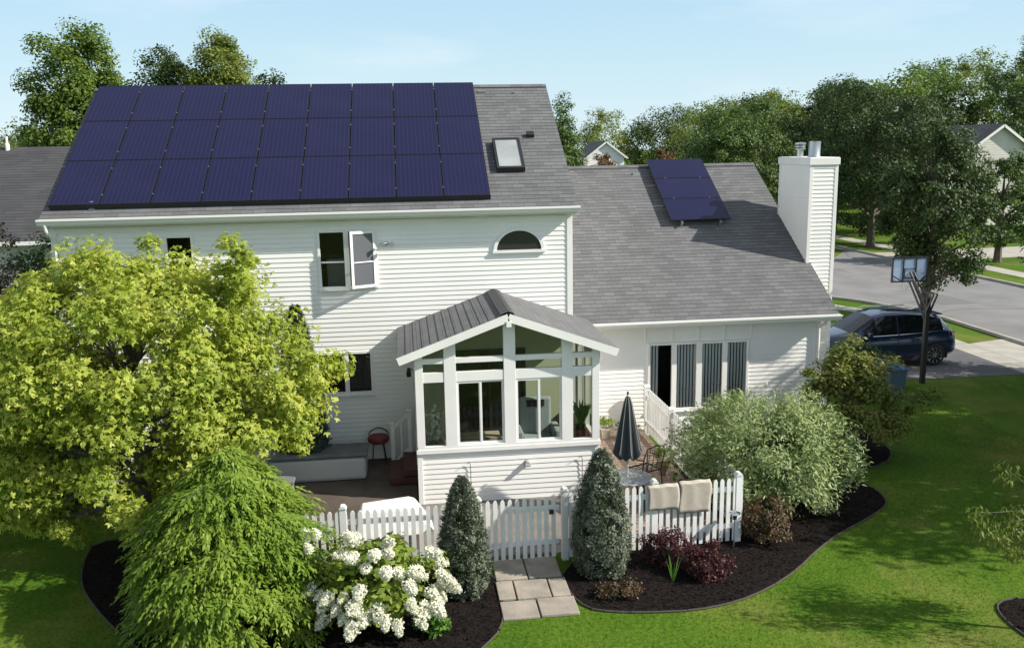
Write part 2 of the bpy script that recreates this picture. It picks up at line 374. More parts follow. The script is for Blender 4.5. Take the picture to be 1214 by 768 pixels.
# upper left window, lower pair
window(-8.95,-8.33,4.35,5.44,0,hs=[(4.9,.04)])
room('room', -9.5,-7.9,3.6,5.6,.07,3, M['room'], house)
window(-5.88,-4.60,1.69,2.70,0,vs=[(-5.20,.10)])
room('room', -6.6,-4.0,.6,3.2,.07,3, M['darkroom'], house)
b = MB()
for i in range(9):
    xx = -5.12 + i*.055; b.box(xx, xx+.04, .09, .095, 1.78, 2.62)
b.build('blind', mat('dark_blind', (.14,.13,.13), .8), house)
# arched window
cx, cz, ra = -1.20, 4.89, .585
b = MB(); n = 22
for i in range(n):
    a0 = math.pi*i/n; a1 = math.pi*(i+1)/n
    q = [(cx+ra*math.cos(a)*k, cz+ra*.86*math.sin(a)*k) for a, k in ((a0,1),(a1,1),(a1,.87),(a0,.87))]
    b.prism(q, -.055, .0)
b.box(cx-ra-.02, cx+ra+.02, -.075, 0, cz-.06, cz+.002)
f = b.build('window', M['trim'], house)
b = MB(); b.prism([(cx+ra*.88*math.cos(math.pi*i/n), cz+ra*.86*.88*math.sin(math.pi*i/n)) for i in range(n+1)], -.03, -.022); 
b.build('pane', mat('dark_arch_pane', (.03,.03,.035), .08, spec=.6), f)
# flood lamp
b = MB(); b.lathe([(0,0),(.05,0),(.05,-.03),(0,-.03)], (-4.18,0,5.12), axis='y'); b.tube([(-4.18,-.03,5.12),(-4.17,-.10,5.14)], .015)
for dx in (-.1,.1):
    b.tube([(-4.17,-.10,5.14),(-4.17+dx,-.14,5.13)], .012); b.lathe([(0,0),(.028,0),(.055,-.11),(.0,-.11)], (-4.17+dx*1.1,-.14,5.13), axis='y', n=12)
b.build('flood_lamp', M['metal'], house, smooth=True)
# skylight
def roofpt(x, y, l=0): return Vector((x, y-l*TP*sl_, HE+(y+OV)*TP+l*sl_))
b = MB(); fr = MB()
xa, xb, ya, yb = -1.58,-.92,.85,1.93
def slab(b, xa, xb, ya, yb, l0, l1):
    v = [roofpt(x,y,l) for l in (l0,l1) for x,y in ((xa,ya),(xb,ya),(xb,yb),(xa,yb))]
    b.quads(v, [(0,3,2,1),(4,5,6,7),(0,1,5,4),(1,2,6,5),(2,3,7,6),(3,0,4,7)])
for q in ((xa,xa+.06,ya,yb),(xb-.06,xb,ya,yb),(xa+.06,xb-.06,ya,ya+.06),(xa+.06,xb-.06,yb-.06,yb)): slab(fr, *q, 0, .14)
sk_ = fr.build('skylight', M['black'], house)
slab(b, xa+.06, xb-.06, ya+.06, yb-.06, .08, .12)
b.build('pane', mat('skylight_dome', (.34,.36,.35), .25, (.26,.28,.28), scale=1.5), sk_)
b = MB(); slab(b, -.70,-.52,2.08,2.22,0,.10); b.build('roof_vent', M['black'], house)
b = MB(); slab(b, -10.42,-10.30,-.06,.06,0,.03); b.tube([roofpt(-10.36,0), roofpt(-10.36,0)+Vector((0,0,.16))], .045, 10); slab(b,-10.5,-10.43,-.02,.06,.02,.08); b.build('vent_pipe', M['metal'], house)
b = MB(); slab(b, -1.72,-1.52,3.93,3.98,.01,.04); b.build('roof_bracket', M['metal'], house); b = MB(); slab(b,-.80,-.76,3.88,3.92,.01,.05); b.build('roof_bracket', M['metal'], house)

# wing
b = MB(); wz = 2.79
ww = (2.16,4.79,.53,2.30)
siding(b, (0,YW,0), (1,0,0), (0,-1,0), XW, .06, wz-.0, [(ww[0]+.02, ww[1]-.02, ww[2]+.02, ww[3]-.02)])
siding(b, (XW,YW,0), (0,1,0), (1,0,0), 11, .06, wz)
siding(b, (XW,YW+11,0), (-1,0,0), (0,1,0), XW, .06, wz)
b.face([(XW,YW,wz),(XW,YW+11,wz),(XW,6.74,wz+5.5*TS)])
b.build('wing_wall', M['siding'], house, fixn=False)
b = MB(); b.box(XW-.10,XW+.03,YW-.03,YW+.1,.06,wz); b.box(.03,XW-.1,YW-.022,YW,wz-.1,wz)
for xx in (2.10, 2.80, 3.47, 4.14, 4.84): b.box(xx-.012, xx+.012, YW-.026, YW, 2.32, wz-.1)
b.build('corner_trim', M['trim'], house)
ss = 1/math.hypot(1,TS); WX0, WX1 = .02, 6.94; wy0, wz0, wyr = .75, 2.95, 6.745; wzr = wz0+(wyr-wy0)*TS
b = MB(); roofplane(b, (WX0,wy0,wz0), (1,0,0), (0,ss,TS*ss), WX1-WX0, (wyr-wy0)/ss)
roofplane(b, (WX1,2*wyr-wy0,wz0), (-1,0,0), (0,-ss,TS*ss), WX1-WX0, (wyr-wy0)/ss)
b.build('wing_roof', M['shingle'], house, fixn=False)
b = MB()
for s in (-1,1):
    a = Vector((WX0,wyr,wzr+.035)); q = a + Vector((0,s*ss,-TS*ss))*.15; D = Vector((WX1-WX0,0,0))
    b.face([a,q,q+D,a+D], [(0,0),(0,.14),(7,.14),(7,0)])
b.build('ridge_cap', M['shingle'], house, fixn=False)
b = MB(); rake(b, WX1-.015, wy0, wz0, wyr, wzr); rake(b, WX1-.015, 2*wyr-wy0, wz0, wyr, wzr); b.box(WX0,WX1-.03,wy0+.01,wy0+.03,wz0-.17,wz0-.012); b.build('fascia', M['trim'], house)
b = MB(); b.box(.03, WX1-.03, wy0+.03, YW-.002, wz0-.175, wz0-.155); b.face([(WX0,wy0+.03,wz0-.02),(WX1,wy0+.03,wz0-.02),(WX1,wyr,wzr-.04),(WX0,wyr,wzr-.04)]); b.build('soffit', M['soffit'], house)
b = MB(); gutter(b, .5, WX1+.03, wy0, wz0-.015); b.build('gutter', M['gutter'], house)
b = MB(); b.tube([(XW-.02,wy0-.02,wz0-.12),(XW-.02,wy0+.1,wz0-.25),(XW-.04,YW-.07,wz0-.42),(XW-.04,YW-.07,.2)], .038, 8); b.build('downspout', M['gutter'], house, smooth=True)
f = window(*ww, YW, vs=[(2.84,.13),(3.49,.15),(4.16,.13)], w=.06, m=glass('clear_glass', (.92,.94,.93)), gy=0)
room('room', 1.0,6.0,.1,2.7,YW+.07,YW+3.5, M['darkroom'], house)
b = MB()
for (a, c) in ((2.95,3.38),(3.60,4.06),(4.26,4.72),(2.22,2.40)):
    k = a
    while k < c:
        q0 = Vector((k, YW+.10, .6)); b.face([(k,YW+.04,.6),(k+.062,YW+.062,.6),(k+.062,YW+.062,2.26),(k,YW+.04,2.26)]); k += .082
b.build('blind', mat('vertical_blind', (.75,.74,.71), .8), house, fixn=False)
# wing vents
b = MB(); 
def wpt(x,y,l=0): return Vector((x, y-l*TS*ss, wz0+(y-wy0)*TS+l*ss))
p = wpt(3.05,6.35,.0); b.obox(p, p+Vector((.22,0,0)), .08, .1); b.build('roof_bracket', M['metal'], house)
# chimney
cx0,cx1,cy0,cy1,czt = 6.83,7.57,2.52,4.46,6.62
b = MB(); siding(b,(cx0,cy0,0),(1,0,0),(0,-1,0),cx1-cx0,.06,czt); siding(b,(cx0,cy1,0),(0,-1,0),(-1,0,0),cy1-cy0,2.5,czt); siding(b,(cx1,cy0,0),(0,1,0),(1,0,0),cy1-cy0,.06,czt); siding(b,(cx1,cy1,0),(-1,0,0),(0,1,0),cx1-cx0,.06,czt)
ch = b.build('chimney', M['siding'], house, fixn=False)
b = MB()
for x in (cx0, cx1):
    for y in (cy0, cy1):
        b.box(x-(.02 if x==cx0 else .07), x+(.07 if x==cx0 else .02), y-(.02 if y==cy0 else .07), y+(.07 if y==cy0 else .02), .06, czt)
b.build('corner_trim', M['trim'], ch)
b = MB(); b.box(cx0-.05,cx1+.05,cy0-.05,cy1+.05,czt-.05,czt+.13); b.box(cx0-.03,cx1+.03,cy0-.03,cy1+.03,czt+.13,czt+.145); b.build('chimney_cap', M['trim'], ch, bevel=.008)
b = MB(); b.lathe([(.14,0),(.17,.01),(.15,.05),(.15,.42),(.135,.42),(.135,.05)], (7.16,3.05,czt+.14), 24)
b.build('flue', M['metal'], ch, smooth=True)
b = MB(); b.lathe([(.09,0),(.09,.2),(.14,.2),(.14,.23),(.10,.25),(.14,.27),(.14,.30),(.10,.32),(.15,.34),(.15,.38),(.0,.40)], (7.12,3.85,czt+.14), 20); b.build('flue', M['metal'], ch, smooth=True)

# sunroom
SX0,SX1,SY = -3.672,.054,-2.734
SE, SP = 3.198, .3611; xm = (SX0+SX1)/2; sov=.33
szr = SE+((SX1-SX0)/2+sov)*SP
b = MB(); siding(b,(SX0,SY,0),(1,0,0),(0,-1,0),SX1-SX0,.035,1.12); siding(b,(SX1,SY,0),(0,1,0),(1,0,0),-SY,.12,1.12)
siding(b,(SX0,0,0),(0,-1,0),(-1,0,0),-SY,.12,3.1,[(.75,1.6,.3,2.55),(1.85,2.55,1.25,2.55)])
sun_ = b.build('sunroom', M['siding'], house, fixn=False)
b = MB(); y0,y1 = SY-.05,SY+.06
def zrake(x): return SE + (min(x-SX0, SX1-x)+sov)*SP - .12
b.box(SX0-.03,SX1+.03,SY-.07,SY+.06,1.12,1.21)
b.box(SX0+.0,SX1,SY-.055,SY+.05,1.21,1.27)
posts = [(-3.68,-3.52),(-3.10,-2.86),(-1.90,-1.66),(-.72,-.49),(-.09,.062)]
for a, c in posts:
    pl_ = [(a,1.27),(c,1.27),(c,zrake(c)),(a,zrake(a))]
    if a < xm < c: pl_ = [(a,1.27),(c,1.27),(c,zrake(c)),(xm,zrake(xm)),(a,zrake(a))]
    b.prism(pl_, SY-.055, SY+.05)
for (a, c) in zip([p[1] for p in posts[:-1]], [p[0] for p in posts[1:]]):
    b.box(a,c,SY-.045,SY+.04,2.60,2.80); b.box(a,c,SY-.045,SY+.04,2.98,3.09)
    b.prism([(a,zrake(a)-.02),(c,zrake(c)-.02),(c,zrake(c)+.09),(a,zrake(a)+.09)], SY-.04, SY+.035)
# corner boards and right side posts
b.box(SX0-.02,SX0+.08,SY-.032,SY+.0,.035,1.12); b.box(SX1-.08,SX1+.02,SY-.032,SY+.0,.035,1.12)
for yy in (-2.6,-1.75,-.9,-.1): b.box(SX1-.08,SX1+.03,yy,yy+.12,1.2,3.08)
b.box(SX1-.08,SX1+.03,SY,0,2.95,3.15); b.box(SX1-.08,SX1+.03,SY,0,1.12,1.22)
b.box(SX0-.03,SX0+.06,SY,0,3.05,3.2)
b.box(xm-.05,xm+.05,SY-.32,SY,szr-.27,szr-.15)
b.build('sunroom_frame', M['trim'], sun_, bevel=.004)
b = MB()   # slider sashes
for a, c in ((-2.86,-1.90),(-1.66,-.72)):
    mid = (a+c)/2; rectframe(b, a, mid+.03, 1.27,2.60, SY-.03,SY+.0,.045); rectframe(b, mid-.03, c, 1.27,2.60, SY+.002,SY+.03,.045)
b.build('sliding_sash', M['trim'], sun_)
g = MB()
for (a, c) in zip([p[1] for p in posts[:-1]], [p[0] for p in posts[1:]]):
    for z0_, z1_ in ((1.27,2.60),(2.80,2.98)): g.face([(a,SY+.01,z0_),(c,SY+.01,z0_),(c,SY+.01,z1_),(a,SY+.01,z1_)])
    g.face([(a,SY+.01,3.09),(c,SY+.01,3.09),(c,SY+.01,zrake(c)),(a,SY+.01,zrake(a))])
g.face([(SX1-.03,SY,1.22),(SX1-.03,0,1.22),(SX1-.03,0,2.95),(SX1-.03,SY,2.95)])
g.face([(SX0+.01,-1.85,1.25),(SX0+.01,-2.55,1.25),(SX0+.01,-2.55,2.55),(SX0+.01,-1.85,2.55)])
g.build('pane', glass('sunroom_glass', (.86,.9,.88)), sun_, fixn=False)
b = MB()   # roof slopes (courses run along the depth)
cs = 1/math.hypot(1,SP); lv = ((SX1-SX0)/2+sov)/cs
roofplane(b, (SX0-sov,SY-.3,SE), (0,1,0), (cs,0,SP*cs), -SY+.3, lv, rh=.175, t=.010)
b.build('sunroom_roof', M['shingle2'], sun_, fixn=False)
b = MB(); roofplane(b, (SX1+sov,0,SE), (0,-1,0), (-cs,0,SP*cs), -SY+.3, lv, rh=.175, t=.006); b.build('sunroom_roof', M['shingle2'], sun_, fixn=False)
b = MB()
for k in range(13):   # overlapping ridge cap tabs
    ya = SY-.3+k*.235; yb = ya+.30; zc = szr+.045-.012*0
    for s in (-1,1):
        a0 = Vector((xm,ya,szr+.05)); a1 = Vector((xm,yb if yb<0 else 0,szr+.03)); d = Vector((s*cs,0,-SP*cs))*.17
        b.face([a0,a1,a1+d,a0+d],[(0,0),(.3,0),(.3,.13),(0,.13)])
b.build('ridge_cap', M['shingle2'], sun_, fixn=False)
b = MB()
for s, xe in ((1,SX0-sov),(-1,SX1+sov)):
    for yy in (SY-.29,):
        b.obox((xe, yy, SE-.085), (xm, yy, szr-.085), .03, .16, up=(0,0,1))
    b.box(min(xe,xe+s*.03), max(xe,xe+s*.03), SY-.28, 0, SE-.10, SE+.005)
b.build('rake_board', M['trim'], sun_)
b = MB()   # ceiling under the roof
b.face([(SX0-sov+.03,SY-.27,SE-.05),(SX0-sov+.03,0,SE-.05),(xm,0,szr-.05),(xm,SY-.27,szr-.05)]); b.face([(SX1+sov-.03,SY-.27,SE-.05),(SX1+sov-.03,0,SE-.05),(xm,0,szr-.05),(xm,SY-.27,szr-.05)])
b.build('ceiling', M['ceil'], sun_, fixn=False)
b = MB()   # green interior walls and floor
DX0, DX1, DZ = -2.78, -1.10, 2.62
b.face([(SX0+.05,-.04,.5),(DX0,-.04,.5),(DX0,-.04,3.2),(SX0+.05,-.04,3.2)]); b.face([(DX1,-.04,.5),(SX1-.09,-.04,.5),(SX1-.09,-.04,3.2),(DX1,-.04,3.2)])
b.face([(DX0,-.04,DZ),(DX1,-.04,DZ),(DX1,-.04,3.2),(DX0,-.04,3.2)]); b.face([(SX0+.05,-.04,3.2),(SX1-.09,-.04,3.2),(xm,-.04,szr)])
b.face([(SX0+.06,SY+.07,.5),(SX0+.06,-.04,.5),(SX0+.06,-.04,1.2),(SX0+.06,SY+.07,1.2)]); b.face([(SX1-.09,SY+.07,.5),(SX1-.09,-.04,.5),(SX1-.09,-.04,1.12),(SX1-.09,SY+.07,1.12)])
b.face([(SX0+.06,SY+.075,.5),(SX1-.09,SY+.075,.5),(SX1-.09,SY+.075,1.12),(SX0+.06,SY+.075,1.12)])
b.build('interior_wall', M['green_room'], sun_, fixn=False)
b = MB(); b.face([(SX0+.05,SY+.07,.5),(SX1-.09,SY+.07,.5),(SX1-.09,-.02,.5),(SX0+.05,-.02,.5)]); b.build('interior_floor', mat('tile_floor', (.3,.27,.22), .5), sun_, fixn=False)
b = MB(); rectframe(b, DX0,DX1,.5,DZ,-.07,-.03,.05,vs=[((DX0+DX1)/2,.06)]); pd = b.build('patio_door', M['black'], sun_)
b = MB(); b.box(DX0+.03,DX1-.03,-.045,-.035,.52,DZ-.03); b.build('door_glass', mat('dark_door_glass', (.012,.012,.014), .08), pd)
# side door with its wall lamp
b = MB(); b.box(SX0-.03,SX0+.02,-1.55,-.78,.42,2.55); dr = b.build('door', M['trim'], sun_, bevel=.004)
b = MB(); b.box(SX0-.036,SX0-.031,-1.42,-.91,1.2,2.4); b.build('door_glass', M['darkglass'], dr)
b = MB(); b.tube([(SX0-.03,-.62,2.35),(SX0-.12,-.62,2.38)], .012); b.lathe([(0,.0),(.03,0),(.055,-.12),(.05,-.2),(0,-.2)], (SX0-.13,-.62,2.40), 12); b.build('wall_lamp', M['black'], sun_)
# small plant hooks and a shadow stand-in on the knee wall
for xx in (-2.62,-.30):
    b = MB(); b.tube([(xx,SY-.03,.35),(xx,SY-.04,.82),(xx-.02,SY-.06,.9),(xx-.08,SY-.09,.88)], .007, 6); b.build('plant_hook', M['black'], sun_)
b = MB(); b.lathe([(0,0),(.07,0),(.05,-.10),(0,-.10)], (-1.45,SY-.01,.80), 12, axis='y'); b.box(-1.50,-1.40,SY-.16,SY-.08,.76,.80); b.build('shadow_stub', mat('shadow_grey', (.35,.35,.34), .6), sun_)  # made-up grey stub standing in for a small shadow on the siding

# ------------------------------------------------------------------ solar panels
PW, PL = 1.024, 1.655
def make_panel(wd, ln):
    root = empty('solar_panel')
    b = MB(); T = .035
    for q in ((0,.014,0,ln),(wd-.014,wd,0,ln),(.014,wd-.014,0,.014),(.014,wd-.014,ln-.014,ln)): b.box(q[0],q[1],q[2],q[3],0,T)
    b.box(.014,wd-.014,.014,ln-.014,0,.01)
    b.build('frame', M['cellframe'], root)
    g = MB(); g.box(.014,wd-.014,.014,ln-.014,.022,.031); g.build('cell_sheet', M['cells'], root)
    for yy in (.3, ln-.35):
        c = MB(); c.box(wd-.002,wd+.018,yy,yy+.035,.025,.045); c.build('clamp', M['metal'], root)
    return root
ordn = ['first','second','third','fourth','fifth','sixth','seventh','eighth','ninth']
rown = ['bottom','middle','top']
al = math.atan(TP)
px0 = -1.8348 - 9*PW - 8*.02
proto = make_panel(PW, PL)
sstart = (RY-.05+OV)/sl_ - 3*PL - .04
first = True
for r in range(3):
    for c in range(9):
        o = proto if first else copy_tree(proto); first = False
        s = sstart + r*(PL+.018)
        o.location = (px0 + c*(PW+.02), -OV + s*sl_ - .11*TP*sl_, HE + s*TP*sl_ + .11*sl_)
        o.rotation_euler = (al, 0, 0)
        tag(o, 'blue solar panel, %s from the left in the %s row of the big roof array' % (ordn[c], rown[r]), 'solar panel', 'solar panels of the big array')
b = MB()
for r in range(3):
    for f_ in (.25,.78):
        s = sstart + r*(PL+.018) + f_*PL
        y = -OV + s*sl_; z = HE + s*TP*sl_
        b.obox((px0, y-.07*TP*sl_, z+.07*sl_), (px0+9*PW+.17, y-.07*TP*sl_, z+.07*sl_), .04, .045, up=(0,-TP*sl_,sl_))
for q in (sstart+.01,):
    y = -OV+q*sl_; z = HE+q*TP*sl_
    b.obox((px0, y-.065*TP*sl_, z+.065*sl_), (px0+9*PW+.17, y-.065*TP*sl_, z+.065*sl_), .012, .11, up=(0,-TP*sl_,sl_))
tag(b.build('panel_rail', M['black'], None), 'black rails and skirt holding the big solar array above the shingles', 'mounting rail')
proto2 = make_panel(PW, 1.70)
aw = math.atan(TS)
s0 = (4.04-wy0)/ss + .03
for k in range(3):
    o = proto2 if k == 0 else copy_tree(proto2)
    s = s0 + k*(PW+.02)
    # landscape: local x runs up the slope
    o.matrix_world = Matrix.Translation((5.24-.0, wy0 + s*ss - .19*TS*ss, wz0 + s*TS*ss + .19*ss)) @ Matrix.Rotation(aw,4,'X') @ Matrix.Rotation(R(90),4,'Z')
    tag(o, 'dark blue solar panel lying sideways, %s of the three beside the chimney' % ['lowest','middle one','uppermost'][k], 'solar panel', 'three solar panels on the wing roof')
b = MB()
for xx in (3.85,4.95):
    a = wpt(xx, wy0+(s0-.10)*ss, .15); c = wpt(xx, wy0+(s0+3.1)*ss, .15); b.obox(a, c, .04, .04, up=(0,-TS*ss,ss))
    for q in (s0-.02, s0+1.6, s0+3.0): a = wpt(xx, wy0+q*ss, 0); c = wpt(xx, wy0+q*ss, .18); b.obox(a, c, .05,.05)
tag(b.build('panel_rail', M['metal'], None), 'silver rails and feet under the three panels on the lower roof', 'mounting rail')

# ------------------------------------------------------------------ ground
def grassmat():
    m = bpy.data.materials.new('lawn'); t, N, L = nodes(m)
    o = N.new('ShaderNodeOutputMaterial'); p = N.new('ShaderNodeBsdfPrincipled'); L.new(p.outputs[0], o.inputs[0])
    tc = N.new('ShaderNodeTexCoord')
    a = N.new('ShaderNodeTexNoise'); a.inputs['Scale'].default_value = .5; a.inputs['Detail'].default_value = 6; L.new(tc.outputs['Object'], a.inputs['Vector'])
    c = N.new('ShaderNodeTexNoise'); c.inputs['Scale'].default_value = 14; c.inputs['Detail'].default_value = 8; L.new(tc.outputs['Object'], c.inputs['Vector'])
    ad = N.new('ShaderNodeMath'); ad.operation = 'ADD'; L.new(a.outputs[0], ad.inputs[0]); L.new(c.outputs[0], ad.inputs[1])
    dv = N.new('ShaderNodeMath'); dv.operation = 'MULTIPLY'; dv.inputs[1].default_value = .5; L.new(ad.outputs[0], dv.inputs[0])
    r = ramp(N, [(.33, (.032,.080,.006)), (.5, (.068,.135,.010)), (.66, (.115,.165,.020))]); L.new(dv.outputs[0], r.inputs[0])
    d = N.new('ShaderNodeTexNoise'); d.inputs['Scale'].default_value = .28; d.inputs['Detail'].default_value = 9; d.inputs['Roughness'].default_value = .7; L.new(tc.outputs['Object'], d.inputs['Vector'])
    dr_ = ramp(N, [(.50, (0,0,0)), (.68, (.75,.75,.75))]); L.new(d.outputs[0], dr_.inputs[0])
    dm = N.new('ShaderNodeMix'); dm.data_type = 'RGBA'; L.new(dr_.outputs[0], dm.inputs[0]); L.new(r.outputs[0], dm.inputs[6]); dm.inputs[7].default_value = (.20,.19,.05,1)
    L.new(dm.outputs[2], p.inputs['Base Color']); p.inputs['Roughness'].default_value = .9; p.inputs['Specular IOR Level'].default_value = .1
    b = N.new('ShaderNodeBump'); b.inputs['Strength'].default_value = .55; b.inputs['Distance'].default_value = .04; L.new(c.outputs[0], b.inputs['Height']); L.new(b.outputs[0], p.inputs['Normal'])
    return m
M['lawn'] = grassmat()
def sheet(name, poly, z, m, **k):
    b = MB(); b.face([(x,y,z) for x,y in poly]); o = b.build(name, m, None, fixn=False)
    if o.data.polygons[0].normal.z < 0: o.data.flip_normals()
    return tag(o, kind=k.get('kind','structure'))
sheet('ground', [(-700,-200),(700,-200),(700,900),(-700,900)], 0, M['lawn'])
M['asphalt'] = mat('asphalt', (.215,.21,.205), .9, (.165,.163,.16), scale=.6, detail=10, bump=.3, bscale=60)
M['asphalt2'] = mat('driveway_asphalt', (.12,.118,.125), .85, (.085,.085,.09), scale=1.2, bump=.3, bscale=50)
M['concrete'] = mat('concrete', (.42,.39,.34), .9, (.33,.31,.27), scale=1.5, bump=.15, bscale=40)
near = [(17.75,-80),(17.75,13.2),(17.45,15.2),(16.6,17.6),(15.2,19.6),(12.5,21.4),(8,22.3),(-80,22.6)]
sheet('street', near + [(-80,31),(16,31.2),(22.5,32.5),(25.0,36),(25.35,40),(25.4,160),(25.4+.01,160)] [:5] + [(18,32.0),(18,160),(25.4,160),(25.5,30),(25.9,21),(26.0,-80)], .004, M['asphalt'])
def strip(b, pts, w, z0, z1):
    for a, c in zip(pts[:-1], pts[1:]):
        b.obox((a[0],a[1],(z0+z1)/2), (c[0],c[1],(z0+z1)/2), w, z1-z0)
b = MB(); strip(b, near, .16, 0, .12); tag(b.build('curb', M['concrete'], None, bevel=.02), kind='structure')
b = MB(); strip(b, [(26.1,-80),(26.0,21),(25.6,30),(25.5,160)], .16, 0, .12); tag(b.build('curb', M['concrete'], None), kind='structure')
sheet('sidewalk', [(15.12,-80),(16.0,-80),(16.0,15.0),(15.7,16.2),(14.9,17.8),(13.9,18.6),(13.3,18.0),(14.3,17.0),(15.0,15.6),(15.12,14.6)], .012, M['concrete'])
sheet('sidewalk', [(28.1,-80),(29.3,-80),(29.2,80),(28.0,80)], .012, M['concrete'])
b = MB()
for k in range(12):
    yy = -6+k*1.5; b.box(15.13,15.99,yy,yy+.02,.010,.014)
tag(b.build('sidewalk_joint', mat('joint', (.12,.11,.1), .9), None), kind='structure')
sheet('driveway', [(8.2,4.7),(15.12,4.7),(15.12,8.85),(8.2,8.85)], .008, M['asphalt2'])
sheet('driveway_apron', [(16.0,4.6),(17.68,3.9),(17.68,9.4),(16.0,8.9)], .016, M['concrete'])
sheet('driveway', [(29.3,30),(44,31.5),(44,36),(29.25,34.5)], .008, M['concrete'])
sheet('driveway', [(26.1,30),(28.05,30),(28.05,34.5),(26.0,34.5)], .008, M['concrete'])
ck = MB()
gk = np.random.default_rng(17)
for (xa,ya,ang,ln) in ((18.4,14.5,.4,5),(19.5,20,.2,6),(22,12,1.4,9),(20.5,26,1.7,8),(23.6,22,1.5,7),(17.9,17,.1,3),(24,32,1.6,6)):
    p_ = np.array([xa,ya]); a_ = ang
    for k in range(int(ln*3)):
        a_ += gk.normal(0,.28); a_ += (ang-a_)*.2; q_ = p_ + np.array([math.cos(a_),math.sin(a_)])*.34; w_ = .03
        nn_ = np.array([-math.sin(a_),math.cos(a_)])*w_/2
        ck.face([(*(p_-nn_),.009),(*(q_-nn_),.009),(*(q_+nn_),.009),(*(p_+nn_),.009)]); p_ = q_
tag(ck.build('street_crack', mat('tar', (.06,.06,.062), .8), None, fixn=False), kind='structure')
for (xa,ya,w_,l_) in ((19.6,16.2,1.6,2.6),(23.2,27.5,1.4,3.2)):
    sheet('street_patch', [(xa,ya),(xa+w_,ya+.1),(xa+w_-.05,ya+l_),(xa+.03,ya+l_-.1)], .0085, mat('asphalt_patch', (.16,.158,.156), .9, (.14,.138,.136), scale=3))
# patio
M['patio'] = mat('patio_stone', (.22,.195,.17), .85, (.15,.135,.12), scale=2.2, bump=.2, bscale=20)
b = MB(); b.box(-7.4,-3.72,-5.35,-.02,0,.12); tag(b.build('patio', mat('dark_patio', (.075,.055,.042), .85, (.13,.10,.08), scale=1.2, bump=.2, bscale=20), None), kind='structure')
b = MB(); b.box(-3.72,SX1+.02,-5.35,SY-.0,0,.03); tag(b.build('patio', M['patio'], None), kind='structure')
def brickmat():
    m = bpy.data.materials.new('brick_paving'); t, N, L = nodes(m)
    o = N.new('ShaderNodeOutputMaterial'); p = N.new('ShaderNodeBsdfPrincipled'); L.new(p.outputs[0], o.inputs[0])
    tc = N.new('ShaderNodeTexCoord'); br = N.new('ShaderNodeTexBrick'); L.new(tc.outputs['Object'], br.inputs['Vector'])
    br.inputs['Scale'].default_value = 1; br.inputs['Brick Width'].default_value = .42; br.inputs['Row Height'].default_value = .16; br.inputs['Mortar Size'].default_value = .012
    br.inputs['Color1'].default_value = (.33,.22,.15,1); br.inputs['Color2'].default_value = (.25,.18,.13,1); br.inputs['Mortar'].default_value = (.4,.37,.33,1)
    L.new(br.outputs[0], p.inputs['Base Color']); p.inputs['Roughness'].default_value = .85; return m
b = MB(); b.box(SX1+.03,2.0,-5.2,YW-.02,0,.12); tag(b.build('patio', brickmat(), None), kind='structure')
# garden beds
M['mulch'] = mat('dark_mulch', (.006,.005,.005), .95, (.020,.015,.013), scale=16, detail=10, bump=1, bscale=40, spec=.08)
def smooth(poly, n=2):
    for _ in range(n):
        q = []
        for i in range(len(poly)):
            a = poly[i]; c = poly[(i+1)%len(poly)]
            q += [(a[0]*.75+c[0]*.25, a[1]*.75+c[1]*.25), (a[0]*.25+c[0]*.75, a[1]*.25+c[1]*.75)]
        poly = q
    return poly
bedL = smooth([(-9.9,-3.0),(-9.65,-5.0),(-8.9,-6.3),(-7.9,-7.6),(-6.6,-8.9),(-5,-9.5),(-3.7,-9.2),(-2.95,-8.4),(-2.42,-7.6),(-2.42,-5.5),(-5.5,-5.2)])
bedR = smooth([(-1.32,-5.5),(-1.32,-7.3),(-.6,-7.62),(.9,-7.72),(2.3,-7.0),(3.7,-5.6),(5.0,-4.75),(5.8,-4.1),(5.8,-3.0),(5.5,-2.6),(7.3,-1.8),(7.6,0),(7,1.3),(2.1,1.3),(2.1,-5.3)])
bedC = smooth([(5.0,-8.6),(5.15,-9.9),(6.0,-10.4),(7.0,-9.6),(6.6,-8.3),(5.4,-8.0)])
for i, q in enumerate((bedL, bedR, bedC)):
    sheet('mulch_bed', q, .02, M['mulch'])
    b = MB(); b.tube([(x,y,.02) for x,y in q] + [(q[0][0],q[0][1],.02)], .016, 6); 
    tag(b.build('bed_edging', mat('edging', (.06,.05,.043), .9), None), kind='structure')
def inpoly(P, poly):
    x, y = P[:,0], P[:,1]; r = np.zeros(len(P), bool); n = len(poly)
    for i in range(n):
        x1_, y1_ = poly[i]; x2_, y2_ = poly[(i+1)%n]
        c = ((y1_ > y) != (y2_ > y)); t_ = (x2_-x1_)*(y-y1_)/((y2_-y1_) if y2_ != y1_ else 1e-9)+x1_
        r ^= c & (x < t_)
    return r
# stone path
b = MB()
rows = [(-5.50,-6.28),(-6.31,-6.95),(-6.98,-7.55)]
for i, (ya, yb) in enumerate(rows):
    cuts = [[-2.48,-1.92,-1.33],[-2.5,-2.2,-1.62,-1.3],[-2.62,-2.5,-1.9,-1.27],[-2.95,-2.4]][i]
    for a, c in zip(cuts[:-1], cuts[1:]):
        if c-a < .2: continue
        j = random.uniform(-.02,.02); b.box(a+.012,c-.012,yb+.012+j,ya-.012+j,0,.045+random.uniform(0,.012))
tag(b.build('stone_path', mat('paver', (.36,.31,.25), .9, (.24,.215,.18), scale=3, bump=.3, bscale=25), None, bevel=.012), kind='structure')

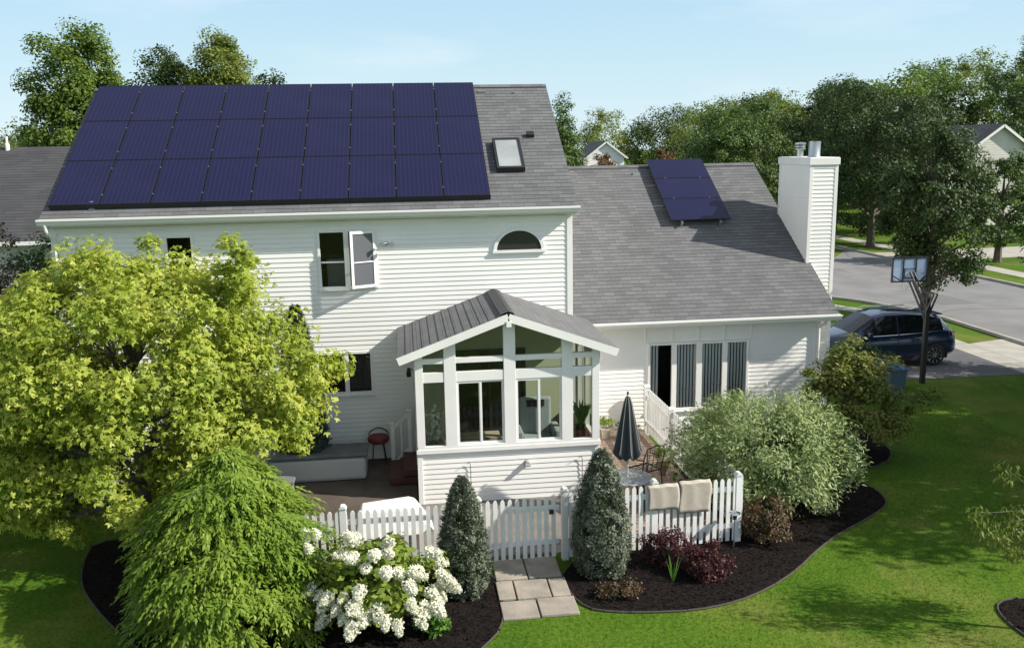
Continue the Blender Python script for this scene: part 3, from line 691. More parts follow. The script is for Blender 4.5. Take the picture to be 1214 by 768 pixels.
# ------------------------------------------------------------------ foliage tools
def mesh_from(name, V, F, k, m, parent=None):
    me = bpy.data.meshes.new(name); nv, nf = len(V), len(F)
    me.vertices.add(nv); me.vertices.foreach_set('co', np.asarray(V, np.float32).ravel())
    me.loops.add(nf*k); me.loops.foreach_set('vertex_index', np.asarray(F, np.int32).ravel())
    me.polygons.add(nf); me.polygons.foreach_set('loop_start', np.arange(0, nf*k, k, dtype=np.int32)); me.polygons.foreach_set('loop_total', np.full(nf, k, np.int32))
    me.update(calc_edges=True); me.materials.append(m)
    o = bpy.data.objects.new(name, me); col.objects.link(o)
    if parent: o.parent = parent
    return o
def unit(a): return a/np.maximum(np.linalg.norm(a, axis=1, keepdims=True), 1e-9)
# leaf templates: verts (along, side, lift), quads
T_LEAF = (np.array([(0,0,0),(.45,.30,.06),(1,0,-.04),(.45,-.30,.06)]), np.array([(0,1,2,3)]))
T_NARROW = (np.array([(0,0,0),(.4,.15,.03),(1,0,-.1),(.4,-.15,.03)]), np.array([(0,1,2,3)]))
T_QUAD = (np.array([(0,-.35,0),(0,.35,0),(.9,.4,.05),(1,-.3,-.05)]), np.array([(0,1,2,3)]))
def lobe(a, l, w):
    c, s = math.cos(a), math.sin(a); pts = [(0,0,0),(l*.5,w,.05),(l,0,-.06),(l*.5,-w,.05)]
    return [(x*c-y*s, x*s+y*c, z) for x,y,z in pts]
_v = []; _f = []
for a, l in ((0,1),(.95,.8),(-.95,.8)):
    q = lobe(a, l, .22*l); n = len(_v)
    if n: _v += q[1:]; _f.append((0,n,n+1,n+2))
    else: _v += q; _f.append((0,1,2,3))
T_MAPLE = (np.array(_v), np.array(_f))
def leaves(P, Nn, size, T, rng, axis=None, jit=.5):
    n = len(P); Nn = unit(Nn + rng.normal(0, jit, (n,3)))
    A = rng.normal(0,1,(n,3)) if axis is None else axis + rng.normal(0,.25,(n,3))
    A = unit(A - Nn*np.sum(A*Nn,1,keepdims=True)); B = np.cross(Nn, A)
    if np.isscalar(size): size = size*rng.uniform(.7,1.3,n)
    tv, tf = T
    V = P[:,None,:] + size[:,None,None]*(tv[None,:,0:1]*A[:,None,:] + tv[None,:,1:2]*B[:,None,:] + tv[None,:,2:3]*Nn[:,None,:])
    F = tf[None] + (np.arange(n)*len(tv))[:,None,None]
    return V.reshape(-1,3), F.reshape(-1,4)
def clusters(rng, c, r, n, lump=.22, lo=.45, zmin=None, egg=0.0):
    d = unit(rng.normal(0,1,(n*3,3))); ph = rng.uniform(0,6.28,(6,)); fr = rng.normal(0,2.2,(6,3))
    k = 1 + .75*lump*np.clip(np.sum(np.sin(d@fr.T+ph),1)/2.2,-1,1.2)
    s = (rng.uniform(lo**3,1,(n*3,1)))**(1/3)
    q = d*s*k[:,None]
    if egg: q[:,:2] *= (1 - egg*np.clip(q[:,2:3],-1,1))
    P = np.array(c) + q*np.array(r)
    if zmin is not None: P = P[P[:,2] > zmin]
    return P[:n]
def fill(rng, C, cr, per, flat=.6, crown_c=None, up=.5):
    n = len(C); k = per
    d = unit(rng.normal(0,1,(n*k,3))); s = rng.uniform(0,1,(n*k,1))**.45
    crr = np.repeat(cr*rng.uniform(.6,1.3,n), k)[:,None]
    P = np.repeat(C, k, 0) + d*s*crr*np.array([1,1,flat])
    o = unit(P - np.array(crown_c)) if crown_c is not None else d
    Nn = o*.6 + d*.5 + np.array([0,0,up])
    return P, Nn
def limbs(rng, C, base, ztop, n, r0, name, m, parent, trunk_h=None, lean=(0,0), tr=None, nseg=8):
    b = MB(); base = Vector(base); top = Vector((base.x+lean[0], base.y+lean[1], ztop))
    mid = base.lerp(top,.5) + Vector((rng.uniform(-.1,.1), rng.uniform(-.1,.1), 0))*r0*4
    def tp(t): return base.lerp(mid, t*2) if t < .5 else mid.lerp(top, t*2-1)
    ts = [0,.03,.15,.35,.5,.75,1]
    b.tube([tp(t) for t in ts], [r0*1.5, r0*1.15, r0, r0*.85, r0*.7, r0*.4, r0*.12], nseg)
    if n and len(C):
        idx = rng.choice(len(C), min(n,len(C)), replace=False)
        for i in idx:
            e = Vector(C[i]); hgt = ztop-base.z
            t = min(.92, max(trunk_h or .2, ((e.z-base.z)/hgt)*.75 - .05)); s = tp(t)
            m1 = s.lerp(e,.4) + Vector((0,0,.06*(e-s).length)) + Vector(rng.normal(0,.05,3))*(e-s).length
            rr = r0*(1-t)*.5+r0*.08
            b.tube([s, m1, s.lerp(e,.75)+Vector((0,0,.04*(e-s).length)), e], [rr, rr*.7, rr*.4, rr*.12], 5, cap=False)
    return b.build(name, m, parent, smooth=True, fixn=False)

GREEN = {
 'maple': leafmat('yellow_green_leaf', [(.15,.23,.03),(.29,.37,.05),(.45,.50,.085),(.60,.61,.17)], .45, tint=(1.1,1.1,.5)),
 'spruce': leafmat('bright_frond', [(.10,.19,.022),(.20,.30,.035),(.33,.42,.07)], .42, rough=.5),
 'cypress': leafmat('grey_green_needle', [(.075,.095,.06),(.135,.16,.105),(.21,.23,.17)], .2),
 'willow': leafmat('pale_dappled_leaf', [(.13,.20,.05),(.25,.33,.11),(.38,.46,.20),(.52,.57,.32)], .35),
 'hyd': leafmat('hydrangea_leaf', [(.11,.18,.02),(.21,.29,.035),(.33,.39,.08)], .4),
 'serv': leafmat('olive_russet_leaf', [(.08,.12,.02),(.16,.21,.035),(.24,.26,.06),(.26,.15,.06)], .4),
 'barb': leafmat('dark_red_leaf', [(.035,.012,.014),(.075,.022,.022),(.13,.04,.035)], .25),
 'barb2': leafmat('brown_green_leaf', [(.05,.05,.02),(.09,.07,.03),(.15,.08,.045),(.09,.10,.035)], .25),
 'tree1': leafmat('dark_leaf', [(.022,.044,.010),(.044,.080,.016),(.085,.13,.028)], .2),
 'tree2': leafmat('mid_leaf', [(.04,.08,.014),(.078,.135,.024),(.135,.20,.038)], .25),
 'tree3': leafmat('light_leaf', [(.07,.125,.018),(.13,.205,.03),(.21,.28,.05)], .4),
 'tree4': leafmat('bright_leaf', [(.10,.15,.025),(.18,.23,.04),(.27,.30,.07)], .4),
 'russet': leafmat('russet_leaf', [(.10,.06,.025),(.16,.09,.035),(.12,.12,.035)], .3),
 'blue': leafmat('blue_green_needle', [(.04,.07,.05),(.07,.11,.075)], .1),
 'plant': leafmat('garden_leaf', [(.06,.14,.02),(.12,.24,.03)], .3),
}
PETAL = leafmat('white_petal', [(.70,.69,.52),(.77,.76,.63),(.60,.60,.38)], .25)

def tree(name, base, h, crown_c, crown_r, mk, rng, ncl=70, cr=.8, per=120, leaf=.22, T=T_LEAF, flat=.7, r0=.2, label=None, cat='tree', group=None, lump=.25, lo=.5, egg=0., nl=20, bark='bark', jit=.6):
    root = empty(name, base, label=label, cat=cat, group=group)
    C = clusters(rng, crown_c, crown_r, ncl, lump, lo, egg=egg)
    P, Nn = fill(rng, C, cr, per, flat, crown_c)
    V, F = leaves(P, Nn, leaf, T, rng, jit=jit)
    mesh_from('crown', V, F, 4, GREEN[mk], root)
    limbs(rng, C, (0,0,0), min(h*.9, crown_c[2]+crown_r[2]*.7), nl, r0, 'trunk', M[bark], root)
    return root

# ------------------------------------------------------------------ FOREGROUND PLANTS
# yellow-green maple on the left
rg = np.random.default_rng(11)
root = empty('maple_tree', (-8.6,-4.3,0), label='large yellow-green maple tree in front of the left half of the house', cat='tree')
C = clusters(rg, (-.15,0,3.05), (3.4,2.2,2.3), 260, .22, .5, zmin=.75)
C = C[~((C[:,0] > 2.0) & (C[:,2] < 2.1))]
# shoots reaching above the crown
extra = []
for (x,z) in ((.15,5.55),(.1,5.25),(.2,4.95),(2.1,5.25),(2.05,4.75),(2.0,4.15),(2.3,3.8),(1.7,4.5),(-.3,5.2),(-.7,4.9),(2.1,5.55),(2.1,5.0),(2.0,4.4),(-1.7,5.2),(-1.2,4.9),(2.9,3.7),(3.15,3.3),(2.9,2.9),(2.7,2.2),(1.5,4.9),(-3.2,4.2),(-3.0,4.9),(1.0,4.9),(-.4,5.2),(-2.0,4.4),(-2.8,3.6),(-2.6,4.3),(0.0,1.0),(.9,.75),(-1,.9),(-1.9,.8)):
    for k in range(3): extra.append((x+rg.normal(0,.16), rg.normal(-.3,.4), z-.12*k+rg.normal(0,.1)))
extra = np.array(extra)
P1, N1 = fill(rg, C, .48, 230, .85, (.3,0,2.6), up=.5)
P2, N2 = fill(rg, extra, .24, 120, .8, (.3,0,2.6), up=.8)
P = np.vstack([P1,P2]); Nn = np.vstack([N1,N2])
V, F = leaves(P, Nn, .088, T_MAPLE, rg, jit=.7)
mesh_from('crown', V, F, 4, GREEN['maple'], root)
limbs(rg, np.vstack([C,extra]), (0,0,0), 4.9, 70, .13, 'trunk', M['bark2'], root, trunk_h=.22)

# bright green drooping shrub
def tiered(root, rg, h, r, npad, blade, mk):
    """flat, layered boughs: every pad is a fan of drooping sprays."""
    ax = []; P = []; Nn = []; sz = []; tw = MB()
    for i in range(npad):
        t = ((i+.5)/npad)**.80; z = h*(.05+.93*t) + rg.normal(0,.07)
        rr = r*(1-t**4)**.55*(1-.12*t)*rg.uniform(.82,1.12)
        a = i*2.39996 + rg.normal(0,.3)
        d = np.array([math.cos(a), math.sin(a), 0.]); s = np.array([-math.sin(a), math.cos(a), 0.])
        L0 = rg.uniform(.42,.68)*(1 if t < .85 else .7)
        root_p = d*max(0,rr-L0) + np.array([0,0,z])
        tw.tube([(0,0,max(.05,z-.25)), tuple(root_p), tuple(root_p+d*L0*.6)], [.014,.008,.003], 4, cap=False)
        tilt = rg.uniform(-.12,.22)
        for j in range(11):
            w_ = (j-5)/5*1.15 + rg.normal(0,.08); Ls = L0*(1-.30*abs(w_)/1.15)*rg.uniform(.8,1.15)
            td = d*math.cos(w_) + s*math.sin(w_) + np.array([0,0,tilt]); sd = np.cross(td,[0,0,1]); sd /= np.linalg.norm(sd)
            off = d*rg.uniform(-.05,.05) + np.array([0,0,rg.normal(0,.03)])
            nb = int(7*Ls/.45)+2
            for k in range(nb):
                f = (k+.6)/nb; pt = root_p + off + td*Ls*f + np.array([0,0,-.22*Ls*f*f*2])
                for sg in (-1,1):
                    A = td*(.45+.5*f) + sd*sg*(.62-.3*f) + np.array([0,0,-.42-.15*rg.random()])
                    P.append(pt); ax.append(A); Nn.append(np.array([0,0,1.])+d*.4+sd*sg*.25); sz.append(blade*(1.1-.35*f)*rg.uniform(.7,1.25))
    P = np.array(P); V, F = leaves(P, np.array(Nn), np.array(sz), (T_NARROW[0]*np.array([1,1.25,1]), T_NARROW[1]), rg, axis=np.array(ax), jit=.22)
    C = clusters(rg, (0,0,h*.42), (r*.62,r*.62,h*.42), 60, .1, .3, zmin=.1); P2, N2 = fill(rg, C, .25, 60, .8, (0,0,h*.3))
    V2, F2 = leaves(P2, N2, .11, T_NARROW, rg)
    mesh_from('foliage', np.vstack([V,V2]), np.vstack([F,F2+len(V)]), 4, GREEN[mk], root)
    tw.tube([(0,0,0),(0,0,h*.8)], [.06,.01], 7); tw.build('stem', M['bark'], root, fixn=False)
rg = np.random.default_rng(5)
root = empty('leafy_shrub', (-6.58,-7.05,0), label='dense bright green shrub of drooping layered fronds, left of the white hydrangea', cat='shrub')
tiered(root, rg, 2.75, 1.62, 300, .125, 'spruce')

# hydrangea with flower heads
rg = np.random.default_rng(8)
hc = np.array([-4.38,-7.35,0])
root = empty('hydrangea', tuple(hc), label='hydrangea bush covered in big white flower heads beside the bright green shrub', cat='shrub')
C = clusters(rg, (0,0,.80), (.88,.8,.64), 90, .12, .4, zmin=.15)
P, Nn = fill(rg, C, .26, 42, .7, (0,0,.3), up=.5)
V, F = leaves(P, Nn, .13, T_NARROW if False else T_LEAF, rg, jit=.5); mesh_from('foliage', V, F, 4, GREEN['hyd'], root)
b = MB()
for i in range(40):
    e = C[i]; b.tube([(rg.normal(0,.08),rg.normal(0,.08),0), (e[0]*.5,e[1]*.5,e[2]*.6), tuple(e)], [.012,.009,.005], 5, cap=False)
b.build('stem', M['bark2'], root, fixn=False)
fm = []
for k in range(3):
    n = 300; t = rg.uniform(0,1,n); a = rg.uniform(0,6.28,n); rr = .078*np.sqrt(np.clip(1-t**1.6,0,1))*rg.uniform(.75,1.05,n)+.004
    P = np.stack([rr*np.cos(a), rr*np.sin(a), t*.22-.03],1); V, F = leaves(P, np.stack([np.cos(a),np.sin(a),.5+0*a],1), .027, T_QUAD, rg, jit=.5)
    fm.append((V,F))
meshes = []
for V, F in fm:
    o = mesh_from('flower', V, F, 4, PETAL, root); meshes.append(o.data); bpy.data.objects.remove(o)
def flower(root, loc, d, s):
    o = bpy.data.objects.new('flower', meshes[int(rg.integers(3))]); col.objects.link(o); o.parent = root; o.location = loc
    o.rotation_euler = Vector(d).to_track_quat('Z','Y').to_euler(); o.scale = (s*1.1,s*1.1,s)
# heads follow the bush: many low on the camera side and a few on top
spots = []
for i in range(56):
    a = rg.uniform(-math.pi*.98, -math.pi*.02); el = rg.choice([rg.uniform(-.35,.25), rg.uniform(-.2,1.2)], p=[.6,.4])
    spots.append((a, el))
placed = []
for a, el in spots:
    d = np.array([math.cos(a)*math.cos(el), math.sin(a)*math.cos(el), math.sin(el)])
    p = np.array([0,0,.76]) + d*np.array([1.0,.95,.80])*rg.uniform(.90,1.12)
    if any(np.linalg.norm(p-q_) < .15 for q_ in placed): continue
    placed.append(p)
    flower(root, tuple(p), (d[0]*1.0, d[1]*1.0, d[2]-.6), rg.uniform(.75,1.2))
for q in ((-1.02,-.1,1.62),(-.86,-.15,1.60),(-.98,-.2,1.40)): flower(root, q, (-.2,-.5,.8), .8)

# dwarf conical spruces
def cone(root, rg, h, r, n, mk, leaf=.06, zbulge=.22, zp=1.7):
    t = rg.uniform(0,1,n)**1.15
    prof = lambda t: np.where(t < zbulge, .72+.28*(t/zbulge)**.6, np.clip(1-((t-zbulge)/(1-zbulge))**zp,0,1)**.75)
    a = rg.uniform(0,6.28,n); lum = 1+.07*np.sin(5*a+9*t)+.06*np.sin(11*a-17*t)
    rr = r*prof(t)*lum*(rg.uniform(.70,1.04,n)) + .01
    P = np.stack([rr*np.cos(a), rr*np.sin(a), .03+t*(h-.04)],1)
    o = np.stack([np.cos(a),np.sin(a),.5+0*a],1)
    V, F = leaves(P, np.cross(o, rg.normal(0,1,(n,3))), leaf, T_NARROW, rg, axis=o, jit=.3)
    nc = int(90*h*r/.42/ .8); tt = rng.uniform(0,1,nc*2)**1.1; tt = tt[rng.uniform(0,1,nc*2) < prof(tt)+.12][:nc]; aa = rng.uniform(0,6.28,len(tt)); r3 = r*prof(tt)*rng.uniform(.82,1.0,len(tt))
    C = np.stack([r3*np.cos(aa), r3*np.sin(aa), .05+tt*(h-.1)],1); P4, N4 = fill(rng, C, r*.21, 95, 1.0, (0,0,h*.3), up=.3)
    N4 = N4 + np.stack([P4[:,0],P4[:,1],0*P4[:,0]],1)*2; V4, F4 = leaves(P4, N4, leaf*.85, T_LEAF, rng, jit=.5)
    F4 = F4+len(V); V = np.vstack([V,V4]); F = np.vstack([F,F4]); 
    mesh_from('foliage', V, F, 4, GREEN[mk], root)
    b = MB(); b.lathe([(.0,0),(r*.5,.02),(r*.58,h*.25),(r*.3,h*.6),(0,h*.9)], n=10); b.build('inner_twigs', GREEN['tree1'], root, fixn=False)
rg = np.random.default_rng(21)
root = empty('dwarf_spruce', (-3.02,-6.55,0), label='grey-green conical dwarf spruce left of the garden gate, behind the hydrangea', cat='conifer', group='conical spruces beside the gate')
cone(root, rg, 2.02, .39, 9000, 'cypress')
root = empty('dwarf_spruce', (-.64,-6.15,0), label='grey-green conical dwarf spruce right of the garden gate and stone path', cat='conifer', group='conical spruces beside the gate')
cone(root, rg, 2.2, .46, 11000, 'cypress')
root = empty('columnar_juniper', (-6.18,-.75,0), label='blue-green columnar juniper against the house wall behind the maple', cat='conifer')
cone(root, rg, 3.9, .5, 15000, 'blue', leaf=.09, zbulge=.1)

def shrub(name, loc, r, mk, rg, ncl, cr, per, leaf, label, T=T_LEAF, zc=None, flat=.8, up=.4, lump=.2, lo=.5, stems=14, cat='shrub', jit=.5):
    root = empty(name, loc, label=label, cat=cat)
    zc = zc if zc is not None else r[2]*.95
    C = clusters(rg, (0,0,zc), r, ncl, lump, lo, zmin=.06)
    P, Nn = fill(rg, C, cr, per, flat, (0,0,zc*.5), up=up)
    P = P[P[:,2] > .03]; Nn = Nn[:len(P)]
    V, F = leaves(P, Nn, leaf, T, rg, jit=jit); mesh_from('foliage', V, F, 4, GREEN[mk], root)
    b = MB()
    for i in range(min(stems,len(C))):
        e = C[i]; b.tube([(rg.normal(0,.06),rg.normal(0,.06),0),(e[0]*.4,e[1]*.4,e[2]*.55),tuple(e)], [.02,.013,.005], 5, cap=False)
    b.build('stem', M['bark'], root, fixn=False)
    return root, C
rg = np.random.default_rng(31)
# dappled willow
root = empty('dappled_willow', (3.10,-4.0,0), label='large rounded pale variegated willow shrub right of the picket fence', cat='shrub')
C = clusters(rg, (.05,0,1.16), (1.66,1.35,1.16), 220, .05, .45, zmin=.12)
C2 = np.array([(-1.55,.2,1.5),(-1.3,.2,1.8),(1.75,-.1,.7),(1.85,-.1,.95),(-.8,0,2.2),(-.5,.1,2.25),(.4,0,2.15),(1.0,0,1.95)]); C = np.vstack([C,C2])
P, Nn = fill(rg, C, .36, 150, .9, (0,0,.3), up=.3)
o = unit(P - np.array([0,0,.2])) + np.array([0,0,-.15]); 
k = P[:,2] > .03; P, Nn, o = P[k], Nn[k], o[k]
V, F = leaves(P, Nn, .10, T_NARROW, rg, axis=o, jit=.6); mesh_from('foliage', V, F, 4, GREEN['willow'], root)
b = MB()
for i in range(60):
    e = C[i]; b.tube([(rg.normal(0,.1),rg.normal(0,.1),0),(e[0]*.45,e[1]*.45,e[2]*.6),tuple(e)], [.018,.012,.004], 5, cap=False)
b.build('stem', M['bark2'], root, fixn=False)
# serviceberry
root = empty('small_tree', (6.15,-1.3,0), label='small open olive and russet leaved tree at the right corner of the house', cat='tree')
C = clusters(rg, (.1,0,1.45), (1.0,.9,1.15), 70, .3, .35, zmin=.3)
C2 = np.array([(.5,-.8,.7),(.2,-.9,.9),(1.0,-.6,.7),(.8,-.7,1.1),(-.4,-.7,1.1),(.3,-.7,1.6),(.9,-.5,1.6),(1.2,-.1,1.0),(1.5,-.1,1.05),(1.8,-.1,1.25),(2.05,-.1,1.4),(.9,-.1,.8),(1.4,0,.7),(.1,0,2.7),(-.2,0,2.5),(.3,-.1,2.3),(-.7,-.1,1.9),(-.95,-.1,2.05),(.9,0,2.0),(1.15,0,2.15)])
C = np.vstack([C,C2]); P, Nn = fill(rg, C, .27, 120, .7, (0,0,.6), up=.6)
V, F = leaves(P, Nn, .10, T_LEAF, rg, jit=.5); mesh_from('crown', V, F, 4, GREEN['serv'], root)
limbs(rg, C, (0,0,0), 2.3, 50, .05, 'trunk', M['bark'], root, trunk_h=.08)
shrub('barberry', (2.62,-5.35,0), (.52,.48,.42), 'barb2', rg, 60, .13, 90, .05, 'brownish green barberry bush at the right end of the picket fence')
shrub('barberry', (.55,-6.05,0), (.42,.36,.34), 'barb', rg, 45, .12, 80, .048, 'dark red barberry bush below the hanging towels, beside the spruce', T=T_LEAF)
shrub('barberry', (1.10,-6.6,0), (.40,.36,.30), 'barb', rg, 45, .12, 80, .048, 'dark red barberry bush nearer the lawn edge, right of the other red bush')
shrub('low_red_plant', (-.55,-7.05,0), (.42,.22,.12), 'barb2', rg, 25, .09, 50, .045, 'low russet ground plant at the foot of the right spruce', stems=4)
shrub('leafy_plant', (-3.62,-7.75,0), (.24,.2,.24), 'plant', rg, 26, .09, 40, .07, 'small bright green leafy plant right of the hydrangea', stems=6)
shrub('dark_bush', (9.35,4.2,0), (.95,.75,.72), 'tree1', rg, 70, .2, 110, .06, 'dark rounded bush beside the driveway in front of the blue car')
# iris-like blades
b = MB()
for i in range(9):
    a = rg.uniform(0,6.28); e = np.array([math.cos(a)*.12, math.sin(a)*.12, rg.uniform(.3,.5)])
    b.face([(-.012,0,0),(.012,0,0),(e[0]*.6+.014,e[1]*.6,e[2]*.6),(e[0],e[1],e[2])])
o = b.build('iris_plant', GREEN['plant'], None, fixn=False); o.location = (.45,-6.75,.02); tag(o, 'small tuft of upright blade leaves between the two red bushes', 'plant')
# sapling at the right edge
root = empty('weeping_sapling', (5.75,-9.15,0), label='slender drooping sapling reaching in at the lower right corner', cat='tree')
rg = np.random.default_rng(77)
C = clusters(rg, (.55,0,2.3), (.9,.75,.75), 40, .3, .2)
tips = np.array([(-1.6,.0,2.0),(-1.45,0,1.75),(-1.2,.05,2.6),(-1.05,0,2.0),(-.85,0,1.6),(-1.25,0,1.6),(-.7,.0,2.4),(-.55,0,1.9),(-1.0,0,1.35),(-1.15,0,1.8),(-.7,0,1.4)])
C3 = np.vstack([C, tips])
P1, N1 = fill(rg, C, .28, 60, .8, (0,0,1), up=.2); P2, N2 = fill(rg, tips, .19, 60, 1.0, (0,0,1), up=.2)
P = np.vstack([P1,P2]); Nn = np.vstack([N1,N2])
V, F = leaves(P, Nn, .10, T_NARROW, rg, axis=np.tile([0,0,-1.],(len(P),1)), jit=.6); mesh_from('crown', V, F, 4, GREEN['tree4'], root)
b = MB(); b.tube([(0,0,0),(.05,0,1.2),(.1,0,2.2),(.3,0,3)], [.035,.028,.018,.006], 6)
for e in C[:14]: b.tube([(.1,0,1.5),tuple((np.array([.1,0,1.6])+e)/2+np.array([0,0,.2])),tuple(e)], [.015,.01,.003], 5, cap=False)
for e in tips: b.tube([(.05,0,1.2),(-.35,0,1.75),tuple((np.array([-.35,0,1.75])+e)/2+np.array([0,0,.12])),tuple(e)], [.016,.012,.008,.003], 5, cap=False)
b.build('trunk', M['bark2'], root, fixn=False)

# grass blades and mulch chips
rg = np.random.default_rng(3)
n = 260000
P = np.stack([rg.uniform(-12,11,n), rg.uniform(-12.5,4,n), np.zeros(n)],1)
keep = ~(inpoly(P,bedL)|inpoly(P,bedR)|inpoly(P,bedC)|((P[:,0]>-11.3)&(P[:,0]<7)&(P[:,1]>-.1))|((P[:,0]>-7.4)&(P[:,0]<2.05)&(P[:,1]>-5.4))|((P[:,0]>-2.7)&(P[:,0]<-1.25)&(P[:,1]>-7.6))|((P[:,0]<0)&(P[:,1]<-9.8)))
P = P[keep]; n = len(P)
A = np.tile([0,0,1.],(n,1)) + rg.normal(0,.45,(n,3)); A[:,2] = np.abs(A[:,2])
GREEN['grass'] = leafmat('grass_blade', [(.032,.08,.006),(.072,.142,.010),(.12,.175,.022)], .15, spec=.1)
V, F = leaves(P, rg.normal(0,1,(n,3)), .04, (np.array([(0,.09,0),(0,-.09,0),(.6,-.05,.05),(1,.0,.15)]), np.array([(0,1,2,3)])), rg, axis=A, jit=.1)
tag(mesh_from('grass', V, F, 4, GREEN['grass']), 'short mown green grass blades of the back lawn', 'grass', kind='stuff')
n = 26000; P = np.stack([rg.uniform(-10,7.5,n), rg.uniform(-10.2,-1,n), np.full(n,.028)],1)
P = P[inpoly(P,bedL)|inpoly(P,bedR)|inpoly(P,bedC)]; n = len(P); P[:,2] += rg.uniform(0,.02,n)
V, F = leaves(P, np.tile([0,0,1.],(n,1)), .045, T_LEAF, rg, jit=.5)
tag(mesh_from('mulch_chips', V, F, 4, leafmat('mulch_chip', [(.005,.004,.004),(.010,.008,.007),(.03,.021,.016)], 0, rough=.95, spec=.05)), 'dark shredded wood chips covering the garden beds', 'mulch', kind='stuff')

# ------------------------------------------------------------------ FENCES
def picket_run(name, a, c, h, z0, label, group=None, gap=.128, pw=.075, posts=(), cat='fence', h2=None):
    a = Vector((a[0],a[1],0)); c = Vector((c[0],c[1],0)); Ln = (c-a).length; d = (c-a)/Ln
    root = empty(name, (a.x,a.y,z0), (0,0,math.atan2(d.y,d.x)), label, cat, group)
    b = MB(); k = .03; hh = h
    while k < Ln-.03:
        hj = h if h2 is None else h + (h2-h)*k/Ln
        t = .018; w2 = pw/2
        b.prism([(k-w2,.05),(k+w2,.05),(k+w2,hj-.05),(k+w2*.6,hj-.012),(k,hj),(k-w2*.6,hj-.012),(k-w2,hj-.05)], -.028-t, -.028); k += gap
    b.build('pickets', M['fence'], root)
    for z in (.28, h-.26):
        r = MB(); r.box(.0,Ln,-.025,.02,z,z+.085); r.build('rail', M['fence'], root)
    for p in posts:
        q = MB(); q.box(p-.055,p+.055,-.055,.055,-.02,h+.04); q.prism([(p-.068,h+.04),(p+.068,h+.04),(p+.03,h+.09),(p-.03,h+.09)], -.068,.068); q.build('post', M['fence'], root)
    return root
picket_run('picket_fence', (-7.3,-5.55), (-2.62,-5.62), 1.18, 0, 'white picket fence left of the gate, behind the hydrangea', posts=(0,2.3,4.6))
picket_run('picket_fence', (-1.22,-5.58), (2.12,-5.35), 1.25, 0, 'white picket fence right of the gate with two towels hung over it', posts=(0.05,1.7,3.3))
picket_run('picket_fence', (2.16,-5.25), (2.08,1.05), 1.2, .02, 'white picket fence running from the front corner back to the house wing', posts=(2.1,4.2,6.2))
g = picket_run('garden_gate', (-2.56,-5.62), (-1.28,-5.60), 1.16, .05, 'white picket garden gate at the head of the stone path', cat='gate')
b = MB(); b.box(1.10,1.18,-.07,-.05,.85,.93); b.build('latch', M['black'], g)

# towels
def towel(loc, w, l1, l2, label, rg):
    b = MB(); nx, nz = 14, 16; pts = []
    prof = [(-.075,-l1*(1-i/8)) for i in range(9)] + [(-.04,.02),(0,.035),(.03,.02)] + [(.05,-l2*(i+1)/4) for i in range(4)]
    vs_ = []
    for (yy, zz) in prof:
        for i in range(nx+1):
            x = w*i/nx; vs_.append((x + (.02*math.sin(zz*7+loc[0]*9) if zz<-.05 else 0), yy + (.010*math.sin(i*.9+zz*3)*.5 if zz < -.02 and yy<0 else 0), zz + .006*math.sin(i*.9)))
    f = [(r*(nx+1)+i, r*(nx+1)+i+1, (r+1)*(nx+1)+i+1, (r+1)*(nx+1)+i) for r in range(len(prof)-1) for i in range(nx)]
    b.quads(vs_, f); o = b.build('towel', mat('beige_towel', (.50,.44,.37), .95, (.44,.385,.32), scale=12, bump=.5, bscale=150), None, smooth=True, fixn=False)
    m = o.modifiers.new('solid','SOLIDIFY'); m.thickness = .008; o.location = loc; o.rotation_euler = (0,0,.069)
    return tag(o, label, 'towel', 'towels drying on the fence')
towel((.33,-5.50,1.22), .57, .42, .3, 'beige towel hanging over the picket fence, the one nearer the spruce', None)
towel((.92,-5.46,1.24), .59, .55, .35, 'beige towel hanging over the picket fence, the longer one on the right', None)
# solar path light
root = empty('path_light', (1.92,-5.62,0), label='small silver garden path light in front of the right fence end', cat='lamp')
b = MB(); b.tube([(0,0,0),(0,0,.62)], .012, 8); b.build('stake', M['metal'], root)
b = MB(); b.lathe([(.04,.56),(.05,.66),(.10,.665),(.09,.69),(.03,.72),(0,.725)], n=18); b.build('lamp_head', M['chrome'], root, smooth=True)

# ------------------------------------------------------------------ PATIO THINGS
root = empty('deck_box', (-5.85,-1.0,.12), label='white deck box with a grey lid against the rear wall under the windows', cat='storage box')
b = MB(); b.box(-1.0,1.05,-.36,.36,0,.52); b.build('box_body', mat('grey_white_resin', (.55,.55,.54), .5), root, bevel=.08)
b = MB(); b.box(-1.03,1.10,-.40,.40,.52,.62); b.build('lid', mat('grey_lid', (.11,.115,.12), .6, (.16,.165,.17), scale=3), root, bevel=.05)
root = empty('step_stool', (-6.75,-2.0,.12), label='low grey plastic step in front of the deck box', cat='step')
b = MB(); b.box(-.4,.5,-.2,.2,.3,.36); b.box(-.36,-.3,-.18,.18,0,.3); b.box(.4,.46,-.18,.18,0,.3); b.box(-.3,.4,-.02,.18,0,.3); o = b.build('step_body', mat('step_grey', (.17,.17,.17), .7), root, bevel=.01)
# red bar stool
root = empty('patio_stool', (-4.55,-.32,.12), label='small dark red stool with thin wire legs beside the deck box', cat='stool')
b = MB(); b.lathe([(0,.5),(.2,.5),(.24,.53),(.25,.6),(.23,.64),(0,.65)], n=20); b.build('seat', mat('red_vinyl', (.16,.02,.02), .5), root, smooth=True)
b = MB(); 
for k in range(9):
    a = 3.5+k*.2; b.box(0,0,0,0,0,0) if False else None
b.tube([(.24*math.cos(a), .24*math.sin(a), .66+.1*math.sin((a-.3)/2.5*math.pi)) for a in np.linspace(.3,2.8,10)], .014, 6); b.build('back_rim', M['black'], root)
for k in range(4):
    a = math.pi/4+k*math.pi/2; q = MB(); q.tube([(.15*math.cos(a),.15*math.sin(a),.5),(.22*math.cos(a),.22*math.sin(a),0)], .012, 6); q.build('leg', M['black'], root)
